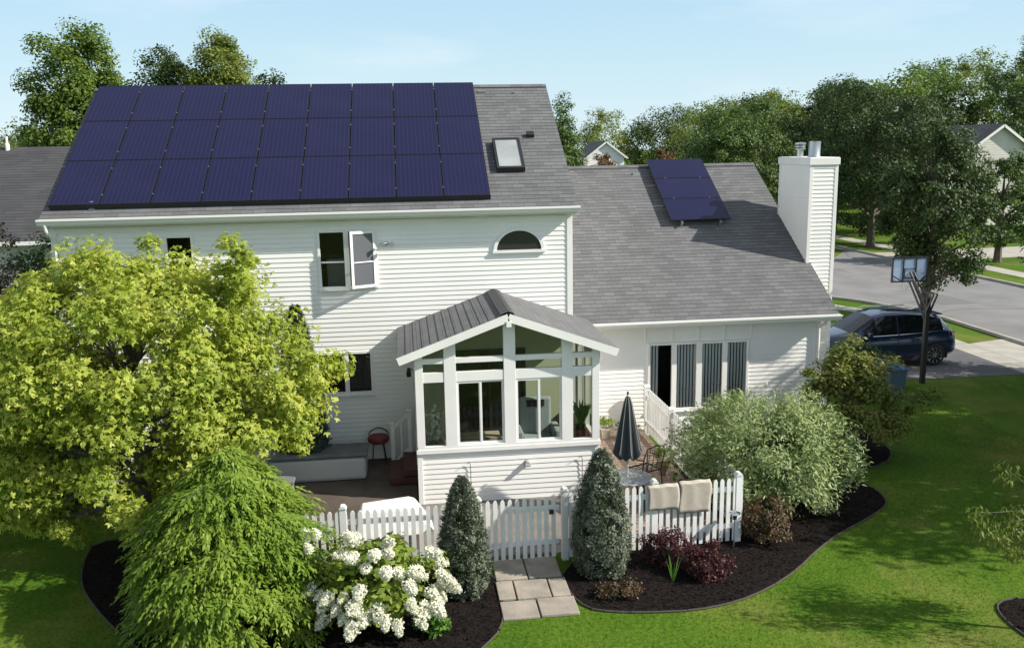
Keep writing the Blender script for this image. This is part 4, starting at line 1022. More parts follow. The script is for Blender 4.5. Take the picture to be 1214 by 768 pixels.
# steps with railing
root = empty('porch_steps', (-4.0,-1.2,.12), label='dark red wooden steps climbing to the sunroom side door', cat='steps')
wm = mat('red_wood', (.10,.035,.028), .7, (.07,.025,.02), scale=5, stretch=(1,6,1))
for k in range(2):
    b = MB(); b.box(-.30+k*.30,.32,-.62,.55,.02+k*.17,.17+k*.17); b.build('tread', wm, root, bevel=.008)
root = empty('stair_railing', (-4.0,-.62,.12), label='short white stair railing with three balusters beside the sunroom door', cat='railing')
for x, z0_, z1_ in ((-.22,0,1.0),(.17,.3,1.28)):
    b = MB(); b.box(x-.045,x+.045,-.045,.045,z0_,z1_); b.box(x-.06,x+.06,-.06,.06,z1_,z1_+.04); b.box(x-.06,x+.06,-.06,.06,z0_,z0_+.06); b.build('post', M['fence'], root, bevel=.005)
b = MB(); b.obox((-.18,0,.93),(.13,0,1.2),.05,.06); b.build('handrail', M['fence'], root)
b = MB(); b.obox((-.18,0,.12),(.13,0,.40),.04,.05); b.build('bottom_rail', M['fence'], root)
for f_ in (.5,):
    b = MB(); x=-.18+.31*f_; b.box(x-.016,x+.016,-.016,.016,.12+.28*f_,.93+.27*f_); b.build('baluster', M['fence'], root)
# white covered table
root = empty('covered_table', (-4.30,-4.98,.12), label='patio table under a smooth white cover behind the left picket fence', cat='table')
b = MB(); v = []; 
tops = [(-.42,-.16,.84),(.40,-.20,.90),(.40,.20,.93),(-.42,.18,.86)]; bots = [(-.55,-.34,.35),(.85,-.36,.45),(.80,.32,.45),(-.5,.34,.35)]
mids = [((a[0]*.7+c[0]*.3), (a[1]*.8+c[1]*.2), a[2]*.9+c[2]*.1) for a, c in zip(tops, bots)]
b.quads(tops+mids+bots, [(0,1,2,3)]+[(i,4+i,4+(i+1)%4,(i+1)%4) for i in range(4)]+[(4+i,8+i,8+(i+1)%4,4+(i+1)%4) for i in range(4)])
b.build('cover', mat('white_canvas', (.80,.80,.78), .8, (.72,.72,.70), scale=3, bump=.2), root, bevel=.03)
for x in (-.4,.4):
    for y in (-.2,.2): b = MB(); b.box(x-.02,x+.02,y-.02,y+.02,0,.5); b.build('leg', M['metal'], root)
# table and closed umbrella
root = empty('patio_table', (.42,-3.75,.12), label='round grey patio table carrying the closed umbrella behind the fence', cat='table')
b = MB(); b.lathe([(0,.60),(.46,.60),(.48,.615),(.48,.63),(.46,.64),(0,.64)], n=36); b.build('tabletop', mat('grey_glass_top', (.30,.32,.31), .25), root, smooth=True)
for k in range(4):
    a = math.pi/4+k*math.pi/2; b = MB(); b.tube([(.36*math.cos(a),.36*math.sin(a),.6),(.40*math.cos(a),.40*math.sin(a),0)], .015, 6); b.build('leg', M['black'], root)
root = empty('patio_umbrella', (.42,-3.72,.12), label='closed charcoal patio umbrella with pale piping standing through the round table', cat='umbrella')
b = MB(); b.tube([(0,0,0),(0,0,2.32)], .022, 10); b.build('pole', mat('pole_beige', (.55,.52,.46), .5), root, smooth=True)
def umb():
    n = 64; prof = [(0,2.30),(.035,2.26),(.07,2.12),(.115,1.85),(.165,1.55),(.215,1.25),(.245,1.12),(.225,1.05),(.16,1.06)]
    v = []; f = []
    for i, (r, z) in enumerate(prof):
        for k in range(n):
            t = 2*math.pi*k/n; fold = 1 + (.22 if i > 1 else 0)*math.cos(8*t)*min(1,i/4); v.append((r*fold*math.cos(t), r*fold*math.sin(t), z + (.05*math.cos(8*t) if i >= 6 else 0)))
    for i in range(len(prof)-1):
        for k in range(n): f.append((i*n+k, i*n+(k+1)%n, (i+1)*n+(k+1)%n, (i+1)*n+k))
    return v, f
b = MB(); b.quads(*umb()); b.build('canopy', mat('charcoal_canvas', (.040,.047,.052), .85), root, smooth=True)
b = MB()
for k in range(8):
    t = 2*math.pi*k/8 + .0
    b.tube([(r*1.235*math.cos(t), r*1.235*math.sin(t), z) for r, z in ((.035,2.26),(.07,2.12),(.115,1.85),(.165,1.55),(.215,1.25),(.245,1.16))], .007, 5)
b.build('piping', mat('pale_piping', (.22,.22,.21), .7), root)
b = MB(); b.lathe([(0,2.30),(.02,2.31),(.025,2.35),(0,2.38)], n=10); b.build('finial', M['black'], root)
# wire rocking chair
def wire_chair(loc, rz, label):
    root = empty('garden_chair', loc, (0,0,rz), label, 'chair')
    b = MB()
    b.tube([(-.25,.2,.4),(-.27,.28,.75),(-.22,.32,.95),(0,.34,1.0),(.22,.32,.95),(.27,.28,.75),(.25,.2,.4)], .014, 6)
    for x in (-.12,0,.12): b.tube([(x,.2,.42),(x,.31,.97)], .008, 5)
    b.tube([(-.27,.27,.7),(-.28,0,.66),(-.27,-.24,.64),(-.26,-.25,.4)], .013, 6); b.tube([(.27,.27,.7),(.28,0,.66),(.27,-.24,.64),(.26,-.25,.4)], .013, 6)
    b.build('back_frame', M['black'], root)
    b = MB(); b.tube([(-.25,.2,.4),(-.26,-.25,.4),(.26,-.25,.4),(.25,.2,.4),(-.25,.2,.4)], .014, 6)
    for k in range(7): b.tube([(-.25,-.2+k*.06,.4),(.25,-.2+k*.06,.4)], .007, 5)
    b.build('seat', M['black'], root)
    for x in (-.25,.25):
        for y in (-.24,.2): q = MB(); q.tube([(x,y,.4),(x*1.08,y*1.2,0)], .013, 6); q.build('leg', M['black'], root)
    return root
wire_chair((1.05,-2.75,.12), R(205), 'black wire garden chair on the brick patio by the white side fence')
# potted plants
def pot(loc, r, h, mk, label, c, rg, pr=.22, tall=.3, nm='potted_plant'):
    root = empty(nm, loc, label=label, cat='potted plant')
    b = MB(); b.lathe([(0,0),(r*.7,0),(r,h),(r*1.08,h),(r*1.08,h+.03),(r*.9,h+.03),(r*.85,h-.02),(0,h-.02)], n=20); b.build('pot', mat('pot', c, .7), root, smooth=True)
    C = clusters(rg, (0,0,h+tall*.5), (pr,pr,tall*.6), 14, .2, .2); P, Nn = fill(rg, C, .08, 30, .9, (0,0,h)); V, F = leaves(P, Nn, .08, T_NARROW, rg, axis=unit(P-np.array([0,0,h-.1]))); mesh_from('plant', V, F, 4, GREEN[mk], root)
    return root
rg = np.random.default_rng(44)
pot((.95,.55,.12), .13,.22,'hyd','small potted plant in a pale pot against the wing wall, left of the fence', (.5,.45,.38), rg)
pot((1.45,.35,.12), .15,.2,'plant','bushy potted plant in a terracotta pot next to the white side fence', (.32,.14,.07), rg)
pot((1.62,-2.1,.12), .14,.22,'hyd','potted flowering plant behind the wire garden chair', (.3,.22,.17), rg, pr=.3, tall=.45)
pot((1.75,-3.2,.12), .14,.22,'hyd','wispy potted plant between the wire chair and the corner of the fence', (.25,.2,.17), rg, pr=.28, tall=.5)
b = MB(); b.box(-.25,.25,-.15,.15,.0,.05); o = b.build('stepping_stone', M['concrete'], None, bevel=.02); o.location = (1.35,-.25,.12); tag(o, 'flat pale stone slab on the brick patio beside the pots', 'stone')

# things inside the sunroom
root = pot((-.24,-2.35,.5), .12,.82,'plant','spiky potted plant in a red pot inside the right corner of the sunroom', (.25,.06,.05), rg, pr=.05, tall=.1)
b = MB()
for i in range(22):
    a = rg.uniform(0,6.28); Lh = rg.uniform(.45,.85); dd = np.array([math.cos(a),math.sin(a)])*rg.uniform(.1,.28); sd = (-math.sin(a)*.025, math.cos(a)*.025)
    b.face([(sd[0],sd[1],.85),(-sd[0],-sd[1],.85),(dd[0]*.5-sd[0],dd[1]*.5-sd[1],.85+Lh*.6),(dd[0],dd[1],.85+Lh*.75),(dd[0]*.5+sd[0],dd[1]*.5+sd[1],.85+Lh*.6)])
b.build('leaf_blades', GREEN['plant'], root, fixn=False)
root = empty('orchid', (-3.30,-2.35,.5), label='white flowering orchid inside the left bay of the sunroom', cat='potted plant')
b = MB(); b.lathe([(0,0),(.10,0),(.14,.5),(.0,.5)], n=16); b.build('pot', mat('white_pot', (.6,.6,.58), .4), root, smooth=True)
P = np.array([(rg.normal(0,.09), rg.normal(0,.08), rg.uniform(.75,1.45)) for _ in range(90)]); V, F = leaves(P, rg.normal(0,1,(90,3)), .09, T_QUAD, rg); mesh_from('flowers', V, F, 4, PETAL, root)
b = MB(); [b.tube([(0,0,.5),(rg.normal(0,.04),0,1),(rg.normal(0,.1),0,1.4)], .006, 5) for _ in range(5)]; b.build('stem', GREEN['plant'], root, fixn=False)
root = empty('armchair', (-1.05,-1.5,.5), label='grey upholstered armchair inside the sunroom behind the right sliding window', cat='armchair')
gm = mat('grey_upholstery', (.30,.34,.33), .9)
b = MB(); b.box(-.34,.34,-.3,.3,.15,.45); b.build('seat', gm, root, bevel=.05)
b = MB(); b.box(-.36,.36,.26,.42,.15,1.25); b.build('backrest', gm, root, bevel=.06)
for x in (-.42,.42): b = MB(); b.box(x-.08,x+.08,-.3,.36,.0,.66); b.build('armrest', gm, root, bevel=.04)
b = MB(); b.box(-.2,.2,.24,.26,1.05,1.2); b.build('head_cushion', M['black'], root)
root = empty('low_bench', (-2.4,-1.7,.5), label='low pale bench inside the sunroom behind the left sliding window', cat='bench')
wd = mat('pale_wood', (.42,.36,.24), .6)
b = MB(); b.box(-.5,.5,-.22,.22,.55,.62); b.build('bench_top', wd, root, bevel=.01)
for x in (-.44,.44): b = MB(); b.box(x-.03,x+.03,-.18,.18,0,.55); b.build('leg', wd, root)

# ------------------------------------------------------------------ BASKETBALL HOOP
root = empty('basketball_hoop', (11.47,4.3,0), label='basketball hoop with clear framed backboard on a black pole by the driveway', cat='basketball hoop')
b = MB(); b.box(-.065,.065,-.065,.065,0,2.6); b.build('pole', M['black'], root, bevel=.01)
b = MB()
for x in (-.06,.06):
    b.obox((x,0,1.95),(x-.25,.53,3.0),.03,.05); b.obox((x,0,2.35),(x-.25,.53,3.3),.03,.05); b.obox((x,0,2.1),(x+.04,-.3,2.75),.03,.05); b.obox((x+.04,-.3,2.75),(x-.08,.2,2.78),.02,.03)
b.build('arm', M['black'], root)
bx0, bx1, bz0, bz1, by = -.88,.25,3.0,3.75,.55
b = MB(); rectframe(b, bx0,bx1,bz0,bz1,by-.03,by+.03,.035, vs=[(-.52,.03),(-.12,.03)])
b.obox((bx0,by-.04,bz0+.22),(-.52,by-.04,bz0),.02,.03); b.obox((bx1,by-.04,bz0+.22),(.0,by-.04,bz0),.02,.03)
rectframe(b, -.5,-.14,3.12,3.42,by-.045,by-.03,.025); b.build('backboard_frame', M['black'], root)
bm_ = bpy.data.materials.new('acrylic_board'); t, N, L = nodes(bm_); o = N.new('ShaderNodeOutputMaterial'); g_ = N.new('ShaderNodeBsdfPrincipled'); g_.inputs['Base Color'].default_value=(.42,.55,.72,1); g_.inputs['Roughness'].default_value=.15; tr=N.new('ShaderNodeBsdfTransparent'); tr.inputs[0].default_value=(.85,.9,1,1); ms=N.new('ShaderNodeMixShader'); ms.inputs[0].default_value=.5; L.new(tr.outputs[0],ms.inputs[1]); L.new(g_.outputs[0],ms.inputs[2]); L.new(ms.outputs[0],o.inputs[0])
b = MB(); b.box(bx0+.02,bx1-.02,by-.008,by+.008,bz0+.02,bz1-.02); b.build('backboard', bm_, root)
b = MB(); b.tube([(-.32+.22*math.cos(a), by+.03+.26+.22*math.sin(a), 3.08) for a in np.linspace(0,2*math.pi,20)], .012, 6); b.build('rim', mat('rim_orange', (.35,.08,.03), .5), root)
b = MB()
for k in range(12):
    a = k*math.pi/6; p = lambda r,z,da: (-.32+r*math.cos(a+da), by+.29+r*math.sin(a+da), z)
    b.tube([p(.22,3.07,0),p(.17,2.9,.26),p(.12,2.7,.0)], .005, 4, cap=False); b.tube([p(.22,3.07,0),p(.17,2.9,-.26),p(.12,2.7,.0)], .005, 4, cap=False)
b.build('net', M['fence'], root, fixn=False)

# ------------------------------------------------------------------ BINS
def binn(loc, cb, cl, label, rz):
    root = empty('wheelie_bin', loc, (0,0,rz), label, 'bin', 'bins beside the driveway'); root.scale = (.88,.88,.88)
    b = MB(); v = [(x*s,y*s,z) for z,s in ((.05,.8),(.95,1)) for x,y in ((-.27,-.3),(.27,-.3),(.27,.3),(-.27,.3))]
    b.quads(v, [(0,3,2,1),(0,1,5,4),(1,2,6,5),(2,3,7,6),(3,0,4,7),(4,5,6,7)]); b.build('body', cb, root, bevel=.03)
    b = MB(); b.prism([(-.31,.95),(.31,.95),(.31,.99),(.2,1.05),(-.2,1.05),(-.31,.99)], -.34,.34); b.build('lid', cl, root, bevel=.02)
    b = MB(); b.tube([(-.22,.34,.93),(.22,.34,.93)], .02, 8); b.build('handle', M['black'], root)
    for x in (-.24,.24): b = MB(); b.lathe([(0,-.03),(.11,-.03),(.11,.03),(0,.03)], (x,.26,.11), 18, 'x'); b.build('wheel', M['black'], root)
gb = mat('green_plastic', (.04,.22,.13), .5); bb = mat('blue_plastic', (.03,.10,.32), .5); wb = mat('grey_blue_plastic', (.07,.11,.15), .5)
binn((9.90,3.6,0), wb, gb, 'grey-blue recycling bin with a green lid beside the small olive tree', R(15))
binn((9.84,3.0,0), wb, bb, 'grey-blue recycling bin with a blue lid, the nearer of the two', R(-10))

# ------------------------------------------------------------------ CAR (front towards -x)
def car():
    root = empty('parked_car', (9.05,7.15,.008), label='dark blue five-door SUV parked on the driveway beyond the house', cat='car')
    paint = mat('dark_blue_paint', (.008,.022,.065), .2, metal=.25, coat=1)
    gl = mat('car_glass', (.006,.008,.010), .05, spec=.7)
    # s, half width, sill z, belt z, top z, roof half width
    st = [(0,.62,.42,.62,.70,.55),(.06,.80,.32,.70,.84,.68),(.35,.90,.26,.80,.98,.72),(.9,.94,.26,.92,1.06,.74),(1.22,.95,.26,.97,1.12,.74),
          (1.55,.95,.26,1.00,1.33,.68),(2.0,.95,.26,1.02,1.60,.62),(2.4,.95,.26,1.03,1.70,.62),(3.1,.95,.26,1.05,1.71,.62),(3.8,.95,.26,1.10,1.66,.61),
          (4.25,.94,.28,1.14,1.56,.60),(4.50,.92,.32,1.12,1.30,.64),(4.64,.90,.36,1.02,1.10,.72),(4.72,.84,.42,.80,.88,.74),(4.74,.72,.48,.66,.72,.62)]
    sec = []
    for s,w_,zs,zb,zt,wr in st:
        sec.append([(w_*.86,zs),(w_*.985,zs+.10),(w_*1.0,(zs+zb)/2+.05),(w_*.985,zb-.06),(w_*.955,zb),(wr*.5+w_*.955*.5-.02,(zb+zt)/2+.02),(wr+.03,zt-.07),(wr-.06,zt-.012),(wr*.5,zt),(0,zt+.01)])
    k = len(sec[0]); body = MB(); glm = MB()
    def pt(i,j,sgn): y,z = sec[i][j]; return (st[i][0], y*sgn, z)
    for sgn in (-1,1):
        for i in range(len(st)-1):
            for j in range(k-1):
                q = [pt(i,j,sgn),pt(i+1,j,sgn),pt(i+1,j+1,sgn),pt(i,j+1,sgn)]
                side = j in (4,5) and 5 <= i <= 9
                ws = j >= 6 and 4 <= i <= 5; rw = j >= 6 and 10 <= i <= 10
                (glm if side or ws or rw else body).face(q)
    n = len(st)-1
    for e in (0,n): body.face([pt(e,j,1) for j in range(k)]+[pt(e,j,-1) for j in range(k-2,-1,-1)])
    o = body.build('body', paint, root); 
    bmm = bmesh.new(); bmm.from_mesh(o.data); bmesh.ops.remove_doubles(bmm, verts=bmm.verts, dist=.0005); bmesh.ops.recalc_face_normals(bmm, faces=bmm.faces); bmm.to_mesh(o.data); bmm.free()
    o.data.polygons.foreach_set('use_smooth',[True]*len(o.data.polygons)); o.data.set_sharp_from_angle(angle=R(35))
    g = glm.build('window_glass', gl, root)
    bmm = bmesh.new(); bmm.from_mesh(g.data); bmesh.ops.remove_doubles(bmm, verts=bmm.verts, dist=.0005); bmm.to_mesh(g.data); bmm.free()
    pil = MB()
    for s in (2.72,3.62):
        for sg in (-1,1): pil.obox((s,sg*.925,1.06),(s+.02,sg*.66,1.64),.03,.07)
    pil.build('pillar', paint, root)
    for sg in (-1,1):
        tr = MB(); tr.tube([(1.62,sg*.91,1.03),(2.6,sg*.925,1.055),(3.7,sg*.925,1.10),(4.2,sg*.90,1.16)], .012, 5)
        tr.build('chrome_strip', M['chrome'], root)
    for sg in (-1,1):
        rr = MB(); rr.tube([(2.1,sg*.60,1.68),(2.3,sg*.60,1.75),(3.7,sg*.60,1.72),(4.0,sg*.60,1.66)], .018, 6)
        rr.build('roof_rail', M['chrome'], root)
    cladm = mat('black_cladding', (.012,.012,.013), .7)
    for sg in (-1,1):
        cl = MB()
        for s in (.98,3.95):
            cl.prism([(s+.44*math.cos(a), .36+.44*math.sin(a)) for a in np.linspace(-.25,math.pi+.25,22)], sg*.70, sg*.962)
        cl.box(1.35,3.55,min(sg*.93,sg*.955),max(sg*.93,sg*.955),.22,.36)
        cl.build('wheel_arch', cladm, root)
    for s in (.98,3.95):
        for sg in (-1,1):
            c = (s, sg*.86, .355)
            w_ = MB(); w_.lathe([(.20,-.115),(.33,-.115),(.36,-.08),(.36,.08),(.33,.115),(.20,.115)], c, 32, 'y'); wo_ = w_.build('wheel', M['black'], root, smooth=True)
            r_ = MB(); yo = sg*.118
            r_.lathe([(.215,yo*.9),(.25,yo),(.26,yo*.8)], c, 32, 'y')
            for q in range(10):
                a = 2*math.pi*q/10; r_.obox((c[0]+.05*math.cos(a),c[1]+yo*.85,c[2]+.05*math.sin(a)),(c[0]+.24*math.cos(a+.08),c[1]+yo*.95,c[2]+.24*math.sin(a+.08)),.022,.03,up=(0,1,0))
            r_.lathe([(0,yo*.9),(.06,yo*.9),(.06,yo*.6)], c, 16, 'y')
            r_.build('rim', M['chrome'], wo_)
            d_ = MB(); d_.lathe([(0,yo*.3),(.2,yo*.3)], c, 20, 'y'); d_.build('brake_disc', M['cellframe'], wo_)
    for sg in (-1,1):
        m_ = MB(); m_.box(1.62,1.76,min(sg*.95,sg*1.12),max(sg*.95,sg*1.12),1.05,1.19); m_.build('mirror', paint, root, bevel=.04)
        h_ = MB(); h_.obox((.10,sg*.72,.78),(.42,sg*.90,.88),.06,.12); h_.build('headlight', mat('headlight_glass', (.6,.62,.63), .1), root, bevel=.02)
        t_ = MB(); t_.obox((4.42,sg*.90,1.06),(4.68,sg*.80,1.02),.05,.14); t_.build('tail_light', mat('tail_red', (.35,.02,.02), .15), root, bevel=.02)
        for s in (2.45,3.25):
            d_ = MB(); d_.box(s,s+.2,min(sg*.945,sg*.98),max(sg*.945,sg*.98),.93,.965); d_.build('door_handle', M['chrome'], root, bevel=.008)
        e_ = MB()
        for s in (1.72,2.70,3.58): e_.obox((s,sg*.949,.40),(s,sg*.949,1.0),.006,.012,up=(0,1,0))
        e_.build('door_seam', M['black'], root)
    b = MB(); b.box(4.60,4.76,-.7,.7,.36,.5); b.build('bumper', mat('bumper_black', (.015,.015,.016), .6), root, bevel=.03)
    b = MB(); b.box(4.05,4.38,-.56,.56,1.585,1.625); b.build('spoiler', paint, root, bevel=.015)
    return root
car()

# ------------------------------------------------------------------ NEIGHBOURING HOUSES
def nhouse(loc, rz, wx, wy, he, tp, label, wall, roofm, ov=.4, wins=(), name='neighbour_house'):
    """gable ends face local -y/+y; ridge along local y."""
    root = empty(name, loc, (0,0,rz), label, 'house')
    b = MB(); hx = wx/2
    e=.2
    siding(b,(-hx,0,0),(1,0,0),(0,-1,0),wx,0,he,e=e); siding(b,(hx,wy,0),(-1,0,0),(0,1,0),wx,0,he,e=e)
    siding(b,(hx,0,0),(0,1,0),(1,0,0),wy,0,he,e=e); siding(b,(-hx,wy,0),(0,-1,0),(-1,0,0),wy,0,he,e=e)
    n = int(hx*tp/e)+1
    for y, s in ((0,-1),(wy,1)):
        for k in range(n):
            za = he+k*e; zb_ = min(he+(k+1)*e, he+hx*tp); xa = hx-(za-he)/tp; xb = hx-(zb_-he)/tp
            if za >= he+hx*tp: break
            b.face([(-xa,y+s*.012,za),(xa,y+s*.012,za),(xb,y,zb_),(-xb,y,zb_)]); b.face([(-xa,y,za),(xa,y,za),(xa,y+s*.012,za),(-xa,y+s*.012,za)])
    b.build('wall', wall, root, fixn=False)
    b = MB(); c = 1/math.hypot(1,tp); lv = (hx+ov)/c
    roofplane(b, (-hx-ov,wy+ov,he-ov*tp+.06), (0,-1,0), (c,0,tp*c), wy+2*ov, lv, rh=.2); roofplane(b, (hx+ov,-ov,he-ov*tp+.06), (0,1,0), (-c,0,tp*c), wy+2*ov, lv, rh=.2)
    b.build('roof', roofm, root, fixn=False)
    b = MB(); zt = he+hx*tp+.06
    for y in (-ov+.02, wy+ov-.02):
        for s in (-1,1): b.obox((s*(hx+ov),y,he-ov*tp-.06),(0,y,zt-.12),.04,.2)
    for s in (-1,1): b.box(min(s*(hx+ov),s*(hx+ov+.1)),max(s*(hx+ov),s*(hx+ov+.1)),-ov,wy+ov,he-ov*tp-.08,he-ov*tp+.05)
    b.build('fascia', M['trim'], root)
    for (x0_,x1_,z0_,z1_) in wins:
        b = MB(); rectframe(b,x0_,x1_,z0_,z1_,-.06,.02,.08,hs=[((z0_+z1_)/2,.05)]); f = b.build('window', M['trim'], root)
        g = MB(); g.box(x0_+.05,x1_-.05,-.03,-.02,z0_+.05,z1_-.05); g.build('pane', mat('far_pane', (.03,.035,.04), .1), f)
    return root
beige = mat('beige_siding', (.62,.59,.53), .6, (.57,.54,.49), scale=1)
nh = nhouse((45.1,50.0,0), 0, 8.6, 12, 5.15, .70, 'beige gabled house across the street at the right, behind the street trees', beige, M['shingle3'], wins=((-3,-2,3.6,4.9),(1.6,2.6,3.6,4.9),(-2.8,-1.2,.8,2.2)))
nhouse((51.8,50.6,0), 0, 5.2, 10, 4.2, .5, 'low grey-blue house at the right edge next to the beige house', mat('blue_grey_siding', (.33,.38,.44), .6), M['shingle3'])
nhouse((23.3,100.,0), 0, 5.0, 9, 5.6, .75, 'distant white gabled house seen over the wing roof', M['siding'], M['shingle3'], wins=((-.5,.5,4.2,5.6),))
dg = nhouse((14.5,103.,0), R(90), 7, 12, 4.9, .75, 'distant brown-grey roofed house left of the white gable', beige, shingle('brown_shingle', [(.16,.13,.12),(.20,.17,.155)], bw=.5, rh=.2))
b = MB(); b.lathe([(0,0),(.2,0),(.2,.5),(0,.5)], (-2,-5,7.5), 10); b.build('vent', M['trim'], dg)
b = nhouse((-15.2,20,0), R(90), 11, 22, 4.3, .57, 'neighbouring house at the left whose plain dark grey roof shows beside the solar array', beige, shingle('slate_grey_shingle', [(.055,.055,.057),(.068,.068,.07)], bw=.5, rh=.2, gap=.003))
q = MB(); q.lathe([(.09,-.2),(.09,.10),(.05,.14),(.05,.42),(0,.42)], (-.15,4.7,7.52), 12); q.build('vent_pipe', M['trim'], b)

# ------------------------------------------------------------------ BACKGROUND TREES
rb = np.random.default_rng(99)
def bigtree(loc, h, r, mk, label, seed, ncl=110, per=170, leaf=.17, zc=.6, rz=.42, cr=None, lump=.3, group=None, egg=.15, r0=.2, lo=.5, ry=None, jit=.6, bark='bark'):
    g = np.random.default_rng(seed)
    return tree('deciduous_tree', (loc[0],loc[1],0), h, (0,0,h*zc), (r,ry or r,h*rz), mk, g, ncl=ncl, cr=cr or r*.24, per=per, leaf=leaf, r0=r0, label=label, group=group, lump=lump, egg=egg, lo=lo, jit=jit, nl=30, bark=bark)
# street tree by the hoop, two far street trees, right edge
bigtree((17.3,13.9), 8.3, 2.05, 'tree1', 'street tree with dark leaning trunk standing behind the basketball hoop', 1, ncl=170, per=150, leaf=.14, zc=.60, rz=.41, lump=.35, r0=.19, cr=.5)
bigtree((27.6,37.6), 11.2, 5.0, 'tree1', 'broad dark street tree across the road, behind the chimney', 2, ncl=260, per=190, leaf=.17, zc=.56, rz=.42, r0=.24, cr=.85)
bigtree((30.6,28.5), 6.3, 2.1, 'tree2', 'street tree across the road in front of the beige house', 3, ncl=130, per=150, leaf=.15, zc=.58, rz=.38, cr=.5)
bigtree((16.9,2.9), 7.0, 2.6, 'tree1', 'tree at the right edge whose low branches hang over the street', 4, ncl=190, per=150, leaf=.14, zc=.60, rz=.42, cr=.55, lump=.35)
bigtree((33.5,46), 9.6, 4.2, 'tree1', 'full dark tree just left of the beige house', 5, ncl=160, per=170, leaf=.2, cr=.95)
bigtree((33.5,56), 11.5, 5.2, 'tree1', 'tall dark tree behind the broad street tree', 6, ncl=160, per=170, leaf=.22, cr=1.1)
bigtree((46.5,36), 7.2, 2.2, 'tree2', 'small tree in front of the low grey-blue house', 7, ncl=90, per=130, leaf=.16)
bigtree((21.5,47), 8.8, 4.3, 'tree2', 'rounded green tree directly beyond the wing roof, right of the white gable', 8, ncl=200, per=170, leaf=.18, cr=.8)
bigtree((28.5,62), 10.6, 4.8, 'tree2', 'green tree to the left of the chimney behind the rounded tree', 9, ncl=160, per=160, leaf=.22, cr=1.0)
bigtree((9.6,40), 6.5, 1.5, 'russet', 'rust-tinged small tree beside the main roof edge, left of the distant house', 10, ncl=80, per=130, leaf=.15)
bigtree((15.0,44), 6.3, 1.9, 'russet', 'rust and green tree in front of the distant white gable', 12, ncl=90, per=130, leaf=.15)
# left group
bigtree((-19.0,27), 13.3, 2.75, 'tree3', 'tall full tree at the far left above the neighbouring roof', 13, ncl=330, per=170, leaf=.17, zc=.58, rz=.41, cr=.72, lump=.12, lo=.3)
bigtree((-15.6,29), 12.3, 2.3, 'tree1', 'dark tree between the two tallest trees on the left', 14, ncl=150, per=150, leaf=.16, zc=.62, rz=.36, cr=.62, lump=.15, lo=.3)
bigtree((-12.4,27), 13.0, 2.2, 'tree4', 'light green upright tree rising above the solar array', 15, ncl=240, per=190, leaf=.15, zc=.62, rz=.38, cr=.62, egg=.2, lump=.12, lo=.3)
bigtree((-10.4,29), 11.6, 1.7, 'tree1', 'dark tree just right of the light green upright tree', 16, ncl=150, per=150, leaf=.16, zc=.64, rz=.33, cr=.6, lump=.15, lo=.3)
bigtree((-8.6,28), 10.6, 1.3, 'tree1', 'small treetop showing over the ridge, rightmost of the left group', 17, ncl=40, per=110, leaf=.15, zc=.72, rz=.26, cr=.4)
bigtree((8.4,50), 10.4, 1.8, 'tree2', 'treetop peeking out right beside the main roof ridge end', 18, ncl=170, per=130, leaf=.17, lump=.08, lo=.2, cr=.6)
# garden shrubs left of the house
rg = np.random.default_rng(61)
bigtree((-13.0,6.5), 5.6, 1.9, 'tree2', 'bushy small tree against the left corner of the house below the neighbouring roof', 19, ncl=150, per=130, leaf=.10, zc=.55, rz=.46, cr=.4)
root, C = shrub('white_flowering_shrub', (-14.2,3.0,0), (1.5,1.3,2.3), 'barb2', rg, 190, .34, 90, .09, 'olive shrub with small white flowers left of the house', zc=3.0)
P, Nn = fill(rg, C[::4], .3, 20, .8, (0,0,1)); V, F = leaves(P, Nn, .10, T_QUAD, rg); mesh_from('flowers', V, F, 4, PETAL, root)
shrub('dark_bush', (-12.6,.8,0), (1.4,1.3,1.5), 'tree1', rg, 110, .35, 110, .09, 'dark evergreen bush in the shade at the left corner of the house')
shrub('dark_bush', (-14.2,-1.8,0), (1.6,1.4,1.2), 'tree1', rg, 110, .35, 110, .09, 'dark bush at the far left edge behind the maple')
shrub('dark_bush', (-11.9,-1.4,0), (1.7,1.1,1.0), 'tree1', rg, 110, .35, 110, .09, 'low dark bush added to deepen the shade under the left side of the maple')  # bush added to darken the shaded corner at the far left
# trees outside the frame that shade the lawn
for i, (x, y, h, r) in enumerate(((13.7,-5.4,8.0,3.2),(16.9,-1.7,8.8,3.4),(28.0,-1.0,10,3.4))):
    bigtree((x,y), h, r, 'tree2', ['leafy shade tree on the lawn right of the view, the nearest', 'shade tree standing at the kerb below the street', 'shade tree across the street right of the view'][i], 70+i, ncl=210, per=110, leaf=.22, cr=.9, zc=.62, rz=.4, lump=.3)

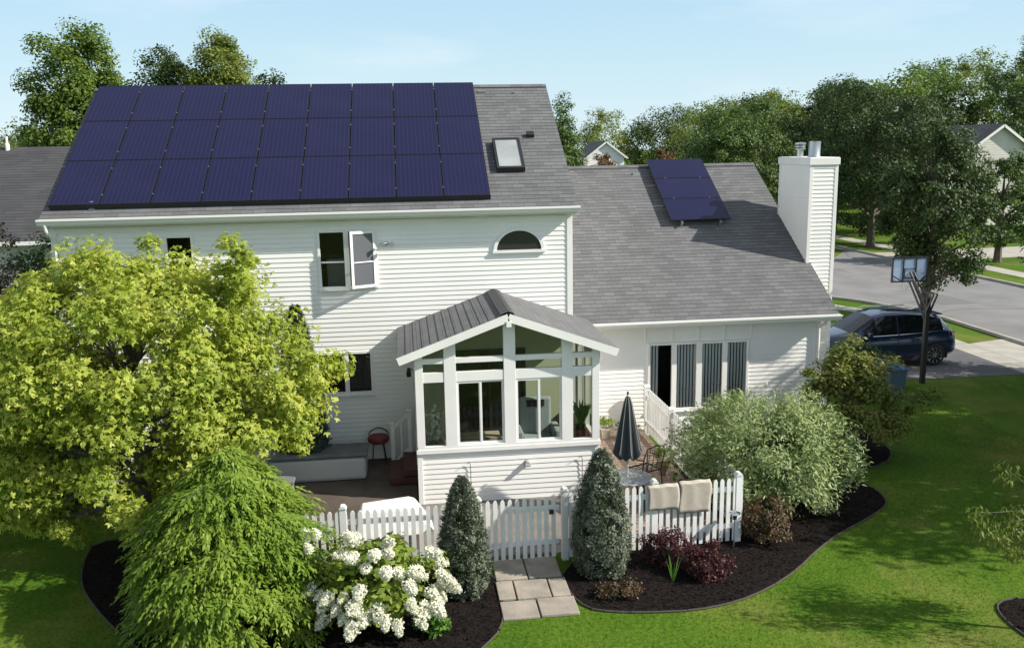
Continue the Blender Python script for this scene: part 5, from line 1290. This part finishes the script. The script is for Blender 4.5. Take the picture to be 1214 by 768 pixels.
# far wood as one mass
def wood(name, spots, label, seed, mk):
    g = np.random.default_rng(seed); Vs = []; Fs = []; off = 0; tr = MB()
    for (x,y,h,r) in spots:
        C = clusters(g, (x,y,h*.56), (r,r,h*.44), 56, .15, .55); P, Nn = fill(g, C, r*.34, 90, .8, (x,y,h*.5))
        k = (P[:,1] < y+r*.55); P, Nn = P[k], Nn[k]
        V, F = leaves(P, Nn, .38, T_LEAF, g, jit=.6); Vs.append(V); Fs.append(F+off); off += len(V)
    o = mesh_from(name, np.vstack(Vs), np.vstack(Fs), 4, GREEN[mk]); return tag(o, label, 'wood', kind='stuff')
g = np.random.default_rng(5)
sp = {'tree1':[],'tree2':[],'tree3':[]}
for row, (yy, dx) in enumerate(((72,5.5),(84,6),(97,6.5),(112,7))):
    x = 31 + row*3 if row < 2 else 32+row*2.5
    while x < 62+row*16:
        bearing = (x+3.76)/(yy+20.3)
        h = 9.0 + 7.5*np.clip((bearing-.33)/.45,0,1)*(1+.16*row) + row*.9 + g.normal(0,.9)
        mk = g.choice(['tree1','tree2','tree3'], p=[[.55,.35,.10],[.35,.4,.25],[.2,.4,.4],[.1,.35,.55]][row])
        sp[mk].append((x+g.normal(0,1), yy+g.normal(0,3), h, g.uniform(3.2,4.6))); x += dx*g.uniform(.7,1.2)
for x in np.arange(-75,-18,5.5): sp[g.choice(['tree2','tree3'])].append((x+g.normal(0,1), 105+g.normal(0,5), 11.5+g.normal(0,1), 4))
for x in np.arange(44,84,5.0): sp[g.choice(['tree1','tree2','tree3'])].append((x+g.normal(0,1), 140+g.normal(0,6), 14.2+(x-44)*.06+g.normal(0,1.0), 4.8))
for x in np.arange(38,70,5.0): sp[g.choice(['tree1','tree2'])].append((x+g.normal(0,1), 122+g.normal(0,3), 12.5+(x-38)*.08+g.normal(0,.8), 4.4))
for x in np.arange(-14,45,5): sp[g.choice(['tree2','tree3'])].append((x+g.normal(0,1), 150+g.normal(0,6), 13+g.normal(0,1.2), 4.6))
wood('distant_wood', sp['tree1'], 'dark trees of the far wood along the horizon', 1, 'tree1')
wood('distant_wood', sp['tree2'], 'mid-green trees of the far wood along the horizon', 2, 'tree3')
wood('distant_wood', sp['tree3'], 'light green trees of the far wood along the horizon', 3, 'tree4')
